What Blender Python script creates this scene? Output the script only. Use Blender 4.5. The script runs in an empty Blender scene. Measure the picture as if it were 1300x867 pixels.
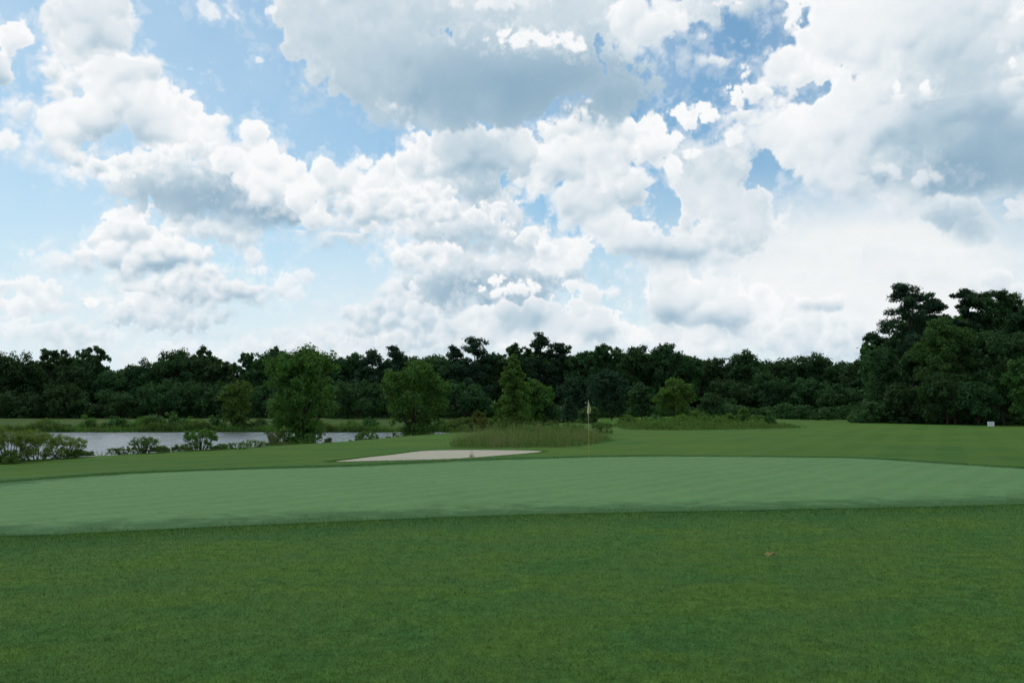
import numpy as np
F_PX, CX, CY, PITCH = 1011.0, 650.0, 433.5, np.arctan(86.5/1011.0)
AZ0, AZ1, EL0, EL1 = np.radians(-45), np.radians(45), np.radians(-2), np.radians(46)

def srgb(c):
    c = np.asarray(c, float)/255.0
    return np.where(c <= 0.04045, c/12.92, ((c+0.055)/1.055)**2.4)

def smooth(a, b, x):
    t = np.clip((x-a)/(b-a), 0, 1)
    return t*t*(3-2*t)

def blur(a, r):
    r = int(max(1, r))
    for _ in range(2):
        for ax in (0, 1):
            p = [(0, 0), (0, 0)]; p[ax] = (r+1, r)
            c = np.cumsum(np.pad(a, p, mode='edge'), axis=ax, dtype=np.float64)
            n = a.shape[ax]
            hi = np.take(c, np.arange(2*r+1, 2*r+1+n), axis=ax)
            lo = np.take(c, np.arange(0, n), axis=ax)
            a = ((hi-lo)/(2*r+1)).astype(np.float32)
    return a

def cloud_sky(W=1980, H=1056, seed=11):
    """clouds over a 90 x 48 degree piece of the sky dome: colour and cover per direction"""
    rng = np.random.default_rng(seed)
    az = AZ0+(np.arange(W)+.5)/W*(AZ1-AZ0); el = EL0+(np.arange(H)+.5)/H*(EL1-EL0)
    A, E = np.meshgrid(az, el)
    x, y, z = np.sin(A)*np.cos(E), np.cos(A)*np.cos(E), np.sin(E)
    fy = y*np.cos(PITCH)+z*np.sin(PITCH); uz = z*np.cos(PITCH)-y*np.sin(PITCH)
    X = (CX+F_PX*x/fy).astype(np.float32); Y = (CY-F_PX*uz/fy).astype(np.float32)
    jj, ii = np.meshgrid(np.arange(W, dtype=np.float32), np.arange(H, dtype=np.float32))

    def value(cell):
        gw, gh = int(W/cell)+3, int(H/cell)+3
        g = rng.random((gh, gw)).astype(np.float32)*2-1
        u, v = jj/cell, ii/cell
        iu, iv = u.astype(int), v.astype(int)
        fu, fv = u-iu, v-iv
        fu = fu*fu*fu*(fu*(fu*6-15)+10); fv = fv*fv*fv*(fv*(fv*6-15)+10)
        return (g[iv, iu]*(1-fu)+g[iv, iu+1]*fu)*(1-fv)+(g[iv+1, iu]*(1-fu)+g[iv+1, iu+1]*fu)*fv
    def fbm(cell, octs=6, gain=.5):
        s = 0; a = 1; t = 0
        for _ in range(octs):
            s = s+a*value(cell); t += a*.5; a *= gain; cell /= 2.03
        return s/t
    warp_a, warp_b = fbm(46, 5, .55), fbm(46, 5, .55)
    def worley(cell, wamp):
        gw, gh = int(W/cell)+8, int(H/cell)+8
        px = rng.random((gh, gw)).astype(np.float32); py = rng.random((gh, gw)).astype(np.float32)
        u = (jj+warp_a*wamp)/cell+3; v = (ii+warp_b*wamp)/cell+3
        u = np.clip(u, 1, gw-2.01); v = np.clip(v, 1, gh-2.01)
        iu, iv = u.astype(int), v.astype(int)
        best = np.full(u.shape, 9., np.float32)
        for dy in (-1, 0, 1):
            for dx in (-1, 0, 1):
                k, l = iu+dx, iv+dy
                d = (k+px[l, k]-u)**2+(l+py[l, k]-v)**2
                best = np.minimum(best, d)
        return 1-np.minimum(best, 1.4)          # rounded bumps
    def billow(cell, octs, gain=.52):
        s = 0; a = 1; t = 0
        for k in range(octs):
            s = s+a*worley(cell, cell*.28); t += a; a *= gain; cell /= 2.1
        s = s/t
        return (s-s.mean())/s.std()
    BIL = {'L': billow(92, 5, .46), 'M': billow(54, 5, .45), 'S': billow(28, 4, .46)}
    BIL_LOW = {'L': .88*blur(BIL['L'], 9)+.12*BIL['L'], 'M': .86*blur(BIL['M'], 6)+.14*BIL['M'], 'S': .8*blur(BIL['S'], 3)+.2*BIL['S']}
    soft_n = fbm(120, 6); fine = fbm(14, 4, .6)
    soft_n /= soft_n.std(); fine /= fine.std()

    rgb = np.zeros((H, W, 3), np.float32); cov = np.zeros((H, W), np.float32)
    def over(col, a):
        nonlocal rgb, cov
        rgb = col*a[..., None]+rgb*(1-a[..., None]); cov = a+cov*(1-a)
    WHITE, PALE, GREY, DARK = (srgb(c) for c in ((250, 251, 252), (222, 231, 237), (186, 206, 219), (128, 165, 190)))
    def ramp(t):                       # 0 = lit white ... 1 = thick, shaded base
        t = np.clip(t, 0, 1)[..., None]
        a = WHITE+(PALE-WHITE)*np.clip(t/.35, 0, 1)
        a = a+(GREY-PALE)*np.clip((t-.35)/.3, 0, 1)
        return a+(DARK-GREY)*np.clip((t-.65)/.35, 0, 1)

    # ---- thin veils and horizon haze ----
    v = np.clip(.14+.24*smooth(760, 60, X)+.75*smooth(150, 470, Y)**1.5+.04*soft_n, 0, .93)
    over(np.broadcast_to(srgb((224, 237, 244)), rgb.shape), v)
    d = np.sqrt(((X-1110)/300)**2+((Y-345)/120)**2)
    over(np.broadcast_to(srgb((243, 245, 245)), rgb.shape), np.clip(smooth(1.25, .35, d+.07*soft_n), 0, .95))

    GAPS = [(674, 268, 18, 14), (846, 266, 9, 18), (966, 214, 10, 15), (735, 385, 26, 9), (950, 232, 10, 7)]
    def cloud(blobs, tex='M', amp=None, soft=None, dark=(), tone=.12, relief=.32, under=.0, rim=.35, opac=1., shift=None):
        """blobs (x, y, rx, ry); dark (x, y, rx, ry, amount); tone = overall grey; under = greying towards the base"""
        amp = amp or {'L': 15, 'M': 10, 'S': 6}[tex]; tone = tone+.045; soft = soft or {'L': 7., 'M': 4.8, 'S': 3.2}[tex]
        x0 = min(b[0]-b[2] for b in blobs)-60; x1 = max(b[0]+b[2] for b in blobs)+60
        y0 = min(b[1]-b[3] for b in blobs)-60; y1 = max(b[1]+b[3] for b in blobs)+60
        m = (X > x0) & (X < x1) & (Y > y0) & (Y < y1)
        r = np.where(m.any(1))[0]; c = np.where(m.any(0))[0]
        if len(r) < 4 or len(c) < 4: return
        sl = (slice(r[0], r[-1]+1), slice(c[0], c[-1]+1))
        xs, ys = X[sl], Y[sl]
        sh = shift or (int(rng.integers(H)), int(rng.integers(W)))
        bil = np.roll(BIL[tex], sh, (0, 1))[sl]; sn = np.roll(soft_n, sh, (0, 1))[sl]; fi = np.roll(fine, sh, (0, 1))[sl]
        k = 6.0 if tex != 'S' else 4.0
        ymid = np.mean([b[1] for b in blobs]); yh = (y1-y0)/2-50
        acc = np.zeros(xs.shape, np.float32)
        for (bx, by, rx, ry) in blobs:
            q = np.sqrt(((xs-bx)/rx)**2+((ys-by)/ry)**2)
            acc += np.exp(np.clip((1-q)*min(rx, ry, 60)/k, -12, 12))
        s = k*np.log(acc+1e-6)                        # inside distance, smoothly merged
        s2 = s+amp*(.7*bil+.42*sn)+amp*.18*fi
        wid = soft*(1+.9*np.clip(sn, -.6, 2.))
        wid = wid*(1+.9*smooth(-.2, .9, (ys-ymid)/yh))      # bases fray more softly than tops
        for (bx, by, rx, ry) in GAPS:
            s2 = s2-26*smooth(2.3, .2, np.sqrt(((xs-bx-5*bil)/rx)**2+((ys-by-5*sn)/ry)**2)+.42*sn+.4*bil+.2*fi)
        a = smooth(-wid, wid, s2)
        a = np.maximum(a, .26*smooth(-14, 4, s2+6*fi))*opac   # thin torn fringe
        # relief: rounded body plus bumps, lit from above
        body = np.sqrt(np.clip(s2, 0, 45)/45)*45
        big = np.roll(BIL_LOW[tex], sh, (0, 1))[sl]
        h = blur(body, 4)+amp*1.1*big
        hb = blur(h, 2)
        gy, gx = np.gradient(hb)                     # +row is up
        nz = 1/np.sqrt(1+gx*gx+gy*gy)
        lit = (-gx*-.30+-gy*.86)*nz*.9+.42*nz
        sh_ = np.zeros_like(h)
        for st in (4, 9, 16, 26):
            sh_ += np.clip((np.roll(hb, (-st, int(st*.35)), (0, 1))-hb)/st-.25, 0, 1.2)
        edge_w = (.3+.7*smooth(60, 6, s2))*(.45+.75*smooth(-.9, .9, np.roll(sn, 31, 1)))           # crisp bumps at the lit rims, soft hollows inside
        t = tone+relief*.52*edge_w*(.42-lit)+.05*sh_*relief/.32
        yb = np.array([b[1]+b[3] for b in blobs]); yt = np.array([b[1]-b[3] for b in blobs])
        if under:
            t = t+under*smooth(yt.min(), yb.max(), ys+6*sn+4*bil)
        for (bx, by, rx, ry, am) in dark:
            q = np.sqrt(((xs-bx)/rx)**2+((ys-by)/ry)**2)
            t = t+am*1.2*np.exp(-1.1*np.clip(q+.15*sn+.10*big, 0, 9)**2)
        t = t-rim*smooth(16, 0, s2)*.4
        t = t+.014*fi+.05*sn
        t = np.where(t > .6, .6+.32*np.tanh((t-.6)/.42), t)+.035*big
        t = np.clip(t, .0, 1.)
        full = rgb[sl]; fc = cov[sl]
        rgb[sl] = ramp(t)*a[..., None]+full*(1-a[..., None]); cov[sl] = a+fc*(1-a)

    # ---- far, low clouds ----
    for k in range(46):
        x = rng.uniform(-420, 1720); y_ = rng.uniform(408, 466)
        n = rng.integers(2, 5)
        cloud([(x+rng.uniform(-34, 34), y_+rng.uniform(-5, 5), rng.uniform(14, 40), rng.uniform(6, 14)) for _ in range(n)], 'S', tone=.15, relief=.2, under=.22, opac=.48)
    cloud([(35, 375, 42, 22), (10, 385, 40, 22), (62, 388, 20, 10)], 'S', tone=.08, under=.25, opac=.85)
    cloud([(40, 418, 50, 14), (100, 425, 30, 9)], 'S', tone=.1, under=.2, opac=.6)
    cloud([(65, 328, 15, 7), (50, 319, 9, 3)], 'S', tone=.1, opac=.7)
    cloud([(185, 388, 58, 24), (200, 408, 55, 15), (160, 362, 14, 15), (230, 395, 40, 18)], 'S', tone=.14, under=.35, opac=.88)
    cloud([(125, 385, 24, 11)], 'S', tone=.05, under=.2)
    cloud([(225, 362, 30, 13), (270, 371, 55, 11), (312, 370, 22, 8), (255, 354, 16, 9)], 'S', tone=.04, under=.28)
    cloud([(333, 345, 11, 5), (352, 360, 8, 4), (370, 376, 9, 6), (388, 352, 6, 4), (372, 352, 5, 4)], 'S', tone=.08, opac=.75)
    cloud([(245, 292, 40, 11), (300, 306, 22, 18), (320, 325, 10, 12), (222, 284, 14, 7)], 'S', tone=.08, under=.2, opac=.9)
    cloud([(172, 298, 46, 30), (140, 320, 30, 19), (215, 325, 42, 22), (165, 278, 26, 14), (250, 342, 14, 6), (185, 338, 40, 7)], 'S', amp=8, tone=.05, relief=.4, dark=[(195, 336, 55, 12, .42)])
    cloud([(450, 396, 22, 6), (475, 412, 24, 16), (515, 376, 26, 24), (530, 398, 55, 24), (570, 422, 70, 18), (500, 430, 50, 14)], 'S', tone=.1, under=.3, opac=.9)
    cloud([(630, 345, 70, 24), (680, 345, 34, 18), (590, 352, 80, 26), (650, 372, 60, 18), (560, 372, 40, 14)], 'M', amp=8, tone=.3, under=.3, dark=[(600, 362, 90, 20, .3)])
    cloud([(650, 366, 28, 10), (620, 358, 14, 7)], 'S', tone=.05)
    cloud([(735, 395, 55, 36), (690, 400, 50, 26), (650, 405, 50, 22), (770, 418, 45, 22), (700, 430, 80, 20)], 'M', amp=8, tone=.14, relief=.28, dark=[(665, 405, 45, 22, .4), (760, 425, 30, 14, .25)], opac=.95)
    cloud([(850, 358, 28, 18), (862, 392, 46, 30), (905, 375, 50, 26), (930, 404, 55, 26), (960, 385, 36, 22), (880, 425, 60, 18)], 'M', amp=8, tone=.08, relief=.3, dark=[(845, 400, 30, 22, .42), (925, 412, 40, 22, .4)])
    cloud([(1000, 420, 40, 22), (1040, 412, 30, 20), (1080, 425, 36, 22), (1020, 440, 60, 14)], 'S', tone=.16, under=.25, opac=.7)
    cloud([(1038, 386, 34, 9), (1025, 380, 18, 7), (1062, 384, 10, 7)], 'S', amp=4, tone=.1, dark=[(1045, 390, 34, 7, .55)])
    cloud([(1268, 350, 24, 12), (1255, 362, 16, 10), (1290, 365, 22, 12)], 'S', tone=.1, under=.25, opac=.8)
    for (x, y_, w_) in ((1090, 318, 120), (1180, 352, 90), (1020, 346, 70), (1220, 322, 80), (1120, 388, 80), (1210, 392, 70)):   # thin streaks in the bright veil
        cloud([(x, y_, w_, 4), (x+w_*.4, y_+5, w_*.6, 3)], 'M', amp=5, soft=12, tone=.22, relief=.1, opac=.5, shift=(int(x)*7 % H, y_*11 % W))
    # ---- upper left pile ----
    cloud([(14, 50, 30, 20), (34, 54, 12, 14), (6, 92, 26, 36), (-30, 80, 40, 50)], 'M', tone=.08, under=.4)
    cloud([(8, 178, 18, 10), (-10, 172, 24, 12)], 'S', tone=.05, opac=.9)
    cloud([(112, 15, 46, 44), (92, 46, 32, 32), (138, 62, 24, 48), (120, 80, 24, 30), (140, -40, 50, 50)], 'M', tone=.2, relief=.26, rim=.5, dark=[(125, 50, 26, 40, .16)])
    cloud([(68, 88, 12, 12), (80, 98, 12, 10)], 'S', tone=.08)
    cloud([(150, 100, 46, 28), (185, 112, 26, 36), (60, 138, 38, 22), (120, 150, 76, 38), (195, 155, 50, 40), (245, 135, 16, 24), (250, 172, 34, 34),
           (120, 196, 40, 16), (150, 212, 50, 20)], 'M', amp=9, tone=.06, relief=.36, dark=[(165, 160, 46, 26, .32), (120, 185, 60, 18, .16)])
    cloud([(260, 245, 92, 32), (340, 258, 80, 30), (195, 232, 46, 22), (395, 272, 40, 16), (310, 215, 60, 30), (280, 205, 40, 20)], 'M', amp=8, tone=.28, relief=.24, dark=[(265, 248, 125, 34, .5), (355, 272, 90, 24, .45)])
    cloud([(322, 180, 20, 26), (338, 205, 30, 28), (300, 205, 30, 20), (370, 225, 30, 22), (352, 232, 40, 22), (330, 226, 40, 18)], 'M', amp=9, tone=.03, relief=.42)
    cloud([(405, 222, 22, 20), (435, 246, 44, 26), (388, 248, 34, 20), (462, 240, 20, 18), (410, 278, 36, 16), (440, 290, 34, 14)], 'M', amp=9, tone=.05, relief=.4, under=.2)
    cloud([(130, 205, 36, 13), (165, 214, 30, 12), (215, 208, 36, 10), (240, 190, 34, 14)], 'S', amp=7, tone=.04, under=.2)
    # ---- middle pile ----
    cloud([(905, 215, 46, 34), (930, 250, 50, 44), (962, 288, 36, 24), (890, 255, 46, 40), (868, 296, 54, 26), (910, 310, 60, 18)], 'M', amp=8, tone=.3, relief=.2, rim=.5, dark=[(890, 320, 80, 22, .28)])
    cloud([(740, 258, 42, 30), (795, 240, 50, 30), (760, 290, 54, 28), (806, 316, 60, 22), (712, 318, 40, 24), (680, 330, 40, 18), (840, 318, 60, 16)], 'M', amp=8, tone=.14, relief=.28, dark=[(850, 322, 70, 18, .4), (790, 250, 50, 22, .18)])
    cloud([(800, 160, 52, 28), (762, 172, 44, 34), (850, 146, 36, 15), (890, 148, 18, 14), (720, 190, 46, 32), (836, 188, 46, 32), (740, 215, 50, 22), (690, 205, 40, 40)], 'M', amp=9, tone=.06, relief=.34, dark=[(700, 222, 50, 20, .2), (780, 205, 60, 16, .15)])
    cloud([(575, 300, 84, 24), (640, 310, 50, 16), (530, 290, 40, 16), (600, 280, 70, 20)], 'M', amp=7, tone=.28, relief=.18, dark=[(590, 308, 90, 18, .38)])
    cloud([(566, 172, 38, 24), (548, 160, 22, 16), (600, 188, 70, 40), (648, 200, 44, 40), (494, 214, 30, 16), (472, 204, 10, 7), (555, 228, 74, 30), (622, 240, 50, 36), (480, 240, 40, 26), (520, 262, 60, 22)],
          'M', amp=9, tone=.08, relief=.26, rim=.55, dark=[(615, 222, 60, 62, .5), (575, 185, 36, 22, .12)])
    cloud([(500, 262, 46, 20), (470, 275, 36, 16), (540, 255, 44, 15), (590, 272, 44, 11), (650, 270, 30, 12)], 'S', amp=8, tone=.05, under=.22)
    cloud([(530, 328, 34, 12), (505, 318, 10, 16), (560, 322, 30, 8)], 'S', amp=6, tone=.05, under=.12)
    cloud([(672, 300, 24, 16), (690, 318, 20, 14)], 'S', tone=.04, under=.2)
    # ---- right mass ----
    cloud([(1190, 262, 70, 18), (1232, 288, 28, 12), (1100, 262, 34, 10), (1140, 254, 54, 12), (1300, 262, 40, 14)], 'M', amp=8, tone=.4, relief=.22, dark=[(1215, 282, 44, 20, .3)], opac=.9)
    cloud([(1085, 45, 74, 60), (1140, 10, 130, 60), (1050, 96, 60, 34), (1016, 82, 30, 18), (1032, 168, 62, 48), (1095, 160, 84, 66), (1185, 120, 110, 90), (1255, 50, 80, 80),
           (1000, 160, 34, 30), (1235, 170, 110, 58), (1290, 200, 90, 52), (1200, 226, 110, 30), (1110, 215, 80, 26), (1380, 130, 120, 120), (1010, 0, 26, 20)],
          'L', amp=12, tone=.07, relief=.26, rim=.3, dark=[(1230, 95, 100, 100, .38), (1240, 194, 150, 44, .42), (1180, 150, 60, 60, .14), (1130, 228, 130, 26, .3), (1340, 205, 110, 70, .22), (1230, 225, 120, 30, .2)])
    cloud([(942, 142, 9, 34), (936, 118, 9, 8), (962, 120, 16, 10), (925, 180, 8, 10)], 'S', amp=7, tone=.04)
    cloud([(1140, 112, 6, 11), (1172, 112, 9, 11)], 'S', amp=3, tone=.0, relief=.15)
    cloud([(1298, 72, 22, 30), (1310, 40, 20, 26), (1320, 100, 30, 30)], 'M', tone=.04, under=.2)
    cloud([(1130, 215, 46, 9), (1090, 225, 40, 9), (1160, 228, 60, 8)], 'M', amp=7, soft=9, tone=.2, opac=.6)
    # ---- top middle grey cloud ----
    cloud([(404, 42, 52, 48), (372, 8, 50, 30), (480, 66, 100, 70), (600, 74, 130, 76), (720, 92, 92, 56), (790, 106, 56, 30), (560, 0, 220, 70), (700, 14, 120, 60),
           (402, 98, 20, 22), (640, 136, 116, 36), (540, 122, 80, 34), (760, 122, 70, 30), (440, 100, 50, 26), (560, -60, 300, 60)], 'L', amp=11, soft=7, tone=.44, relief=.13, rim=.3,
          dark=[(665, 125, 190, 52, .5), (690, 100, 120, 40, .12), (540, 60, 150, 60, .1)])
    cloud([(880, 12, 54, 22), (930, -10, 60, 24)], 'M', amp=8, tone=.36, relief=.2, under=.1)
    cloud([(818, 42, 26, 26), (796, 14, 20, 26), (842, 28, 26, 18), (806, 64, 7, 9)], 'M', amp=8, tone=.04, relief=.2, under=.1)
    cloud([(685, 50, 54, 9), (736, 60, 14, 9), (650, 44, 20, 7)], 'S', amp=6, soft=6, tone=.03, relief=.15, opac=.95)
    cloud([(612, 5, 30, 8), (650, -4, 40, 12)], 'S', amp=6, soft=6, tone=.1, opac=.7)
    cloud([(500, 134, 7, 4), (330, 76, 6, 6), (345, 14, 8, 6)], 'S', amp=3, soft=4, tone=.05, opac=.7)
    cloud([(940, 4, 16, 4), (900, 78, 17, 5), (892, 48, 8, 6), (268, 10, 14, 8), (285, 20, 6, 3)], 'S', amp=5, tone=.08, opac=.8)
    # ---- sky outside the view: the same kind of cumulus, strewn about ----
    for k in range(60):
        x = rng.uniform(-700, 2100); y_ = rng.uniform(-700, 330)
        if -120 < x < 1420 and y_ > -110: continue
        n = rng.integers(4, 9); sz = rng.uniform(.7, 1.5)
        cloud([(x+rng.uniform(-110, 110)*sz, y_+rng.uniform(-30, 30)*sz, rng.uniform(30, 80)*sz, rng.uniform(18, 46)*sz) for _ in range(n)], 'M', tone=.12, under=.4)
    out = np.empty((H, W, 4), np.float32)
    out[..., :3] = rgb/np.maximum(cov, 1e-4)[..., None]; out[..., 3] = np.clip(cov, 0, 1)
    return out, X, Y
import bpy, math
from mathutils import Vector
C = bpy.context.scene.collection
RNG = np.random.default_rng(5)
CAM_Z = 1.7
COSP, SINP = math.cos(PITCH), math.sin(PITCH)

# ------------------------------------------------------------------ survey helpers
def slope(py, px=650):
    """tangent of the sight line's rise per metre of ground distance for a surveyed picture point"""
    dy = (CY-py)/F_PX
    return (SINP+dy*COSP)/(COSP-dy*SINP)
def east(px, d, py=530):
    dy = (CY-py)/F_PX
    return d*((px-CX)/F_PX)/(COSP-dy*SINP)

def smooth1(a, b, x):
    t = np.clip((np.asarray(x, float)-a)/(b-a), 0, 1)
    return t*t*(3-2*t)

# ------------------------------------------------------------------ plan of the course (metres; camera at 0,0 looking north)
def closed_spline(pts, n=14):
    p = np.array(pts, float); m = len(p); out = []
    for i in range(m):
        a, b, c, d = p[(i-1) % m], p[i], p[(i+1) % m], p[(i+2) % m]
        for t in np.arange(n)/n:
            out.append(.5*((2*b)+(c-a)*t+(2*a-5*b+4*c-d)*t*t+(3*b-a-3*c+d)*t**3))
    return np.array(out)
GREEN = closed_spline([(-6.9, 10.85), (-4.0, 11.8), (0, 13.0), (4.7, 13.7), (9.3, 14.5), (14.5, 16.2), (17, 19), (15.5, 21.6), (13.9, 24.4), (12.3, 28), (9.8, 28.9), (5.7, 29.2), (2.7, 28.6),
                       (-1.3, 26.6), (-4.7, 24.0), (-7, 22.9), (-9.5, 21.5), (-11, 20), (-12.3, 17.3), (-12, 13.5), (-9.6, 11.0)], 16)
BUNKER = closed_spline([(-5.75, 25.7), (-4.3, 26.2), (-1.7, 27.6), (0, 30.0), (1.25, 32.6), (-.6, 33.6), (-2.4, 33.9), (-3.7, 33.4), (-4.6, 30.6), (-5.2, 28.0)], 12)
POND = closed_spline([(-150, 34), (-70, 27), (-40, 26), (-26, 28.5), (-20.5, 31.5), (-18.5, 36), (-16, 41), (-13.5, 46), (-11.5, 54), (-8.5, 64), (-5, 78), (-2.5, 92), (-3.2, 104), (-9, 109), (-24, 107.5), (-40, 109), (-60, 107.5), (-90, 110), (-150, 108)], 8)

def signed_dist(poly, x, y):
    """distance to a closed outline, negative inside"""
    x = np.asarray(x, float).ravel(); y = np.asarray(y, float).ravel()
    best = np.full(x.shape, 1e9); ins = np.zeros(x.shape, bool)
    a = poly; b = np.roll(poly, -1, 0)
    for (ax, ay), (bx, by) in zip(a, b):
        ex, ey = bx-ax, by-ay
        t = np.clip(((x-ax)*ex+(y-ay)*ey)/(ex*ex+ey*ey+1e-12), 0, 1)
        best = np.minimum(best, (x-ax-t*ex)**2+(y-ay-t*ey)**2)
        if ay != by:
            ins ^= ((ay > y) != (by > y)) & (x < (bx-ax)*(y-ay)/(by-ay)+ax)
    d = np.sqrt(best)
    return np.where(ins, -d, d)
def sd_on(poly, x, y, margin):
    """signed distance, worked out only near the outline"""
    x = np.asarray(x, float); y = np.asarray(y, float)
    lo, hi = poly.min(0)-margin, poly.max(0)+margin
    m = (x > lo[0]) & (x < hi[0]) & (y > lo[1]) & (y < hi[1])
    out = np.full(x.shape, float(margin))
    if m.any(): out[m] = signed_dist(poly, x[m], y[m])
    return out
WATER_Z = -1.32
def ground_z(x, y, cut=True):
    x = np.asarray(x, float); y = np.asarray(y, float)
    z = .03*np.sin(x*.31+1)*np.sin(y*.23)*smooth1(14, 24, y)
    z = z+.05*np.sin(x*.11+.4)*np.cos(y*.09+1)*smooth1(28, 50, y)
    z = z+.24*np.exp(-((x-38)/14)**2-((y-62)/12)**2)                 # swell in front of the right hand trees
    z = z+.55*smooth1(40, 125, y)*smooth1(-8, 26, x)*(1-.55*smooth1(30, 46, x))                 # fairway climbing to the far corner
    z = z+.11*np.sin(x*.17+y*.06)*np.sin(y*.14+.6)*smooth1(38, 54, y)*smooth1(3, 14, x)
    z = z-.35*smooth1(44, 75, x)*np.exp(-((y-65)/25)**2)
    z = z+.22*np.exp(-((x-7)/9)**2-((y-52)/10)**2)
    z = z+.28*smooth1(112, 155, y)*smooth1(10, -20, x)
    sp = sd_on(POND, x, y, 40.)
    w = 6.+20.*smooth1(70, 108, y)*smooth1(-4, -12, x)
    z = z+(WATER_Z-.18)*(1-smooth1(0, 1, (sp+.4)/w))-1.2*smooth1(0, -9, sp)
    sb = sd_on(BUNKER, x, y, 6.)
    if cut:
        z = z-.25*smooth1(.03, -.4, sb)
        sg = sd_on(GREEN, x, y, 4.)
        z = z-.05*smooth1(-.02, -.35, sg)
    z = z+.035*smooth1(2.2, .1, np.abs(sb))*smooth1(31, 28, y)          # raised front lip of the bunker
    return z
def gz(x, y): return float(ground_z(np.array([x]), np.array([y]))[0])

# ------------------------------------------------------------------ materials
def mat(name):
    m = bpy.data.materials.new(name); m.use_nodes = True
    nt = m.node_tree; b = nt.nodes['Principled BSDF']
    return m, nt, b
def N(nt, typ, **kw):
    n = nt.nodes.new(typ)
    for k, v in kw.items():
        if k in n.inputs: n.inputs[k].default_value = v
        else: setattr(n, k, v)
    return n
def noise(nt, scale, detail=4, rough=.55, vec=None, dist=0.):
    n = N(nt, 'ShaderNodeTexNoise', Scale=scale, Detail=detail, Roughness=rough, Distortion=dist)
    if vec is not None: nt.links.new(vec, n.inputs['Vector'])
    return n.outputs['Fac']
def mrange(nt, v, a, b, c=0., d=1., clamp=True):
    n = N(nt, 'ShaderNodeMapRange'); n.clamp = clamp
    nt.links.new(v, n.inputs[0])
    for i, q in enumerate((a, b, c, d)): n.inputs[i+1].default_value = q
    return n.outputs[0]
def mixc(nt, f, a, b, mode='MIX'):
    n = N(nt, 'ShaderNodeMix', data_type='RGBA', blend_type=mode)
    if isinstance(f, (int, float)): n.inputs[0].default_value = f
    else: nt.links.new(f, n.inputs[0])
    for i, q in ((6, a), (7, b)):
        if isinstance(q, (tuple, list)): n.inputs[i].default_value = (*q, 1)
        else: nt.links.new(q, n.inputs[i])
    return n.outputs[2]
def mth(nt, op, a, b=0.):
    n = N(nt, 'ShaderNodeMath', operation=op)
    for i, q in enumerate((a, b)):
        if isinstance(q, (int, float)): n.inputs[i].default_value = q
        else: nt.links.new(q, n.inputs[i])
    return n.outputs[0]
def pos(nt): return N(nt, 'ShaderNodeNewGeometry').outputs['Position']
def bump(nt, b, h, strength=.5, dist=.02):
    n = N(nt, 'ShaderNodeBump', Strength=strength, Distance=dist)
    nt.links.new(h, n.inputs['Height']); nt.links.new(n.outputs[0], b.inputs['Normal'])
def stretched(nt, rot, sx, sy):
    m = N(nt, 'ShaderNodeMapping'); m.inputs['Rotation'].default_value = (0, 0, rot); m.inputs['Scale'].default_value = (sx, sy, 1)
    nt.links.new(pos(nt), m.inputs['Vector']); return m.outputs[0]

def lawn_colour(nt):
    p = pos(nt)
    wide = stretched(nt, .2, .75, 1.25)
    c = mixc(nt, mrange(nt, noise(nt, .26, 5, .62, wide), .42, .58), LAWN[0], LAWN[1])
    c = mixc(nt, mrange(nt, noise(nt, .9, 6, .7, wide), .44, .62, 0, .85), c, LAWN[2])
    c = mixc(nt, mrange(nt, noise(nt, .6, 6, .72, stretched(nt, -.4, 1, 1.2)), .52, .68, 0, .6), c, LAWN[3])      # yellower, thinner turf
    c = mixc(nt, mrange(nt, noise(nt, 1.5, 6, .75, p, .6), .60, .74, 0, .5), c, LAWN[4])      # brownish thatch
    c = mixc(nt, mrange(nt, noise(nt, 5.5, 6, .78, p), .34, .66), mixc(nt, 1., c, (.58, .64, .60), 'MULTIPLY'), mixc(nt, 1., c, (1.2, 1.14, 1.12), 'MULTIPLY'))
    c = mixc(nt, mrange(nt, noise(nt, 18, 5, .75, p), .3, .7), mixc(nt, 1., c, (.66, .68, .64), 'MULTIPLY'), c)
    return c
LAWN = [(.092, .208, .034), (.110, .220, .034), (.070, .186, .044), (.132, .222, .032), (.158, .178, .066)]

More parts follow.
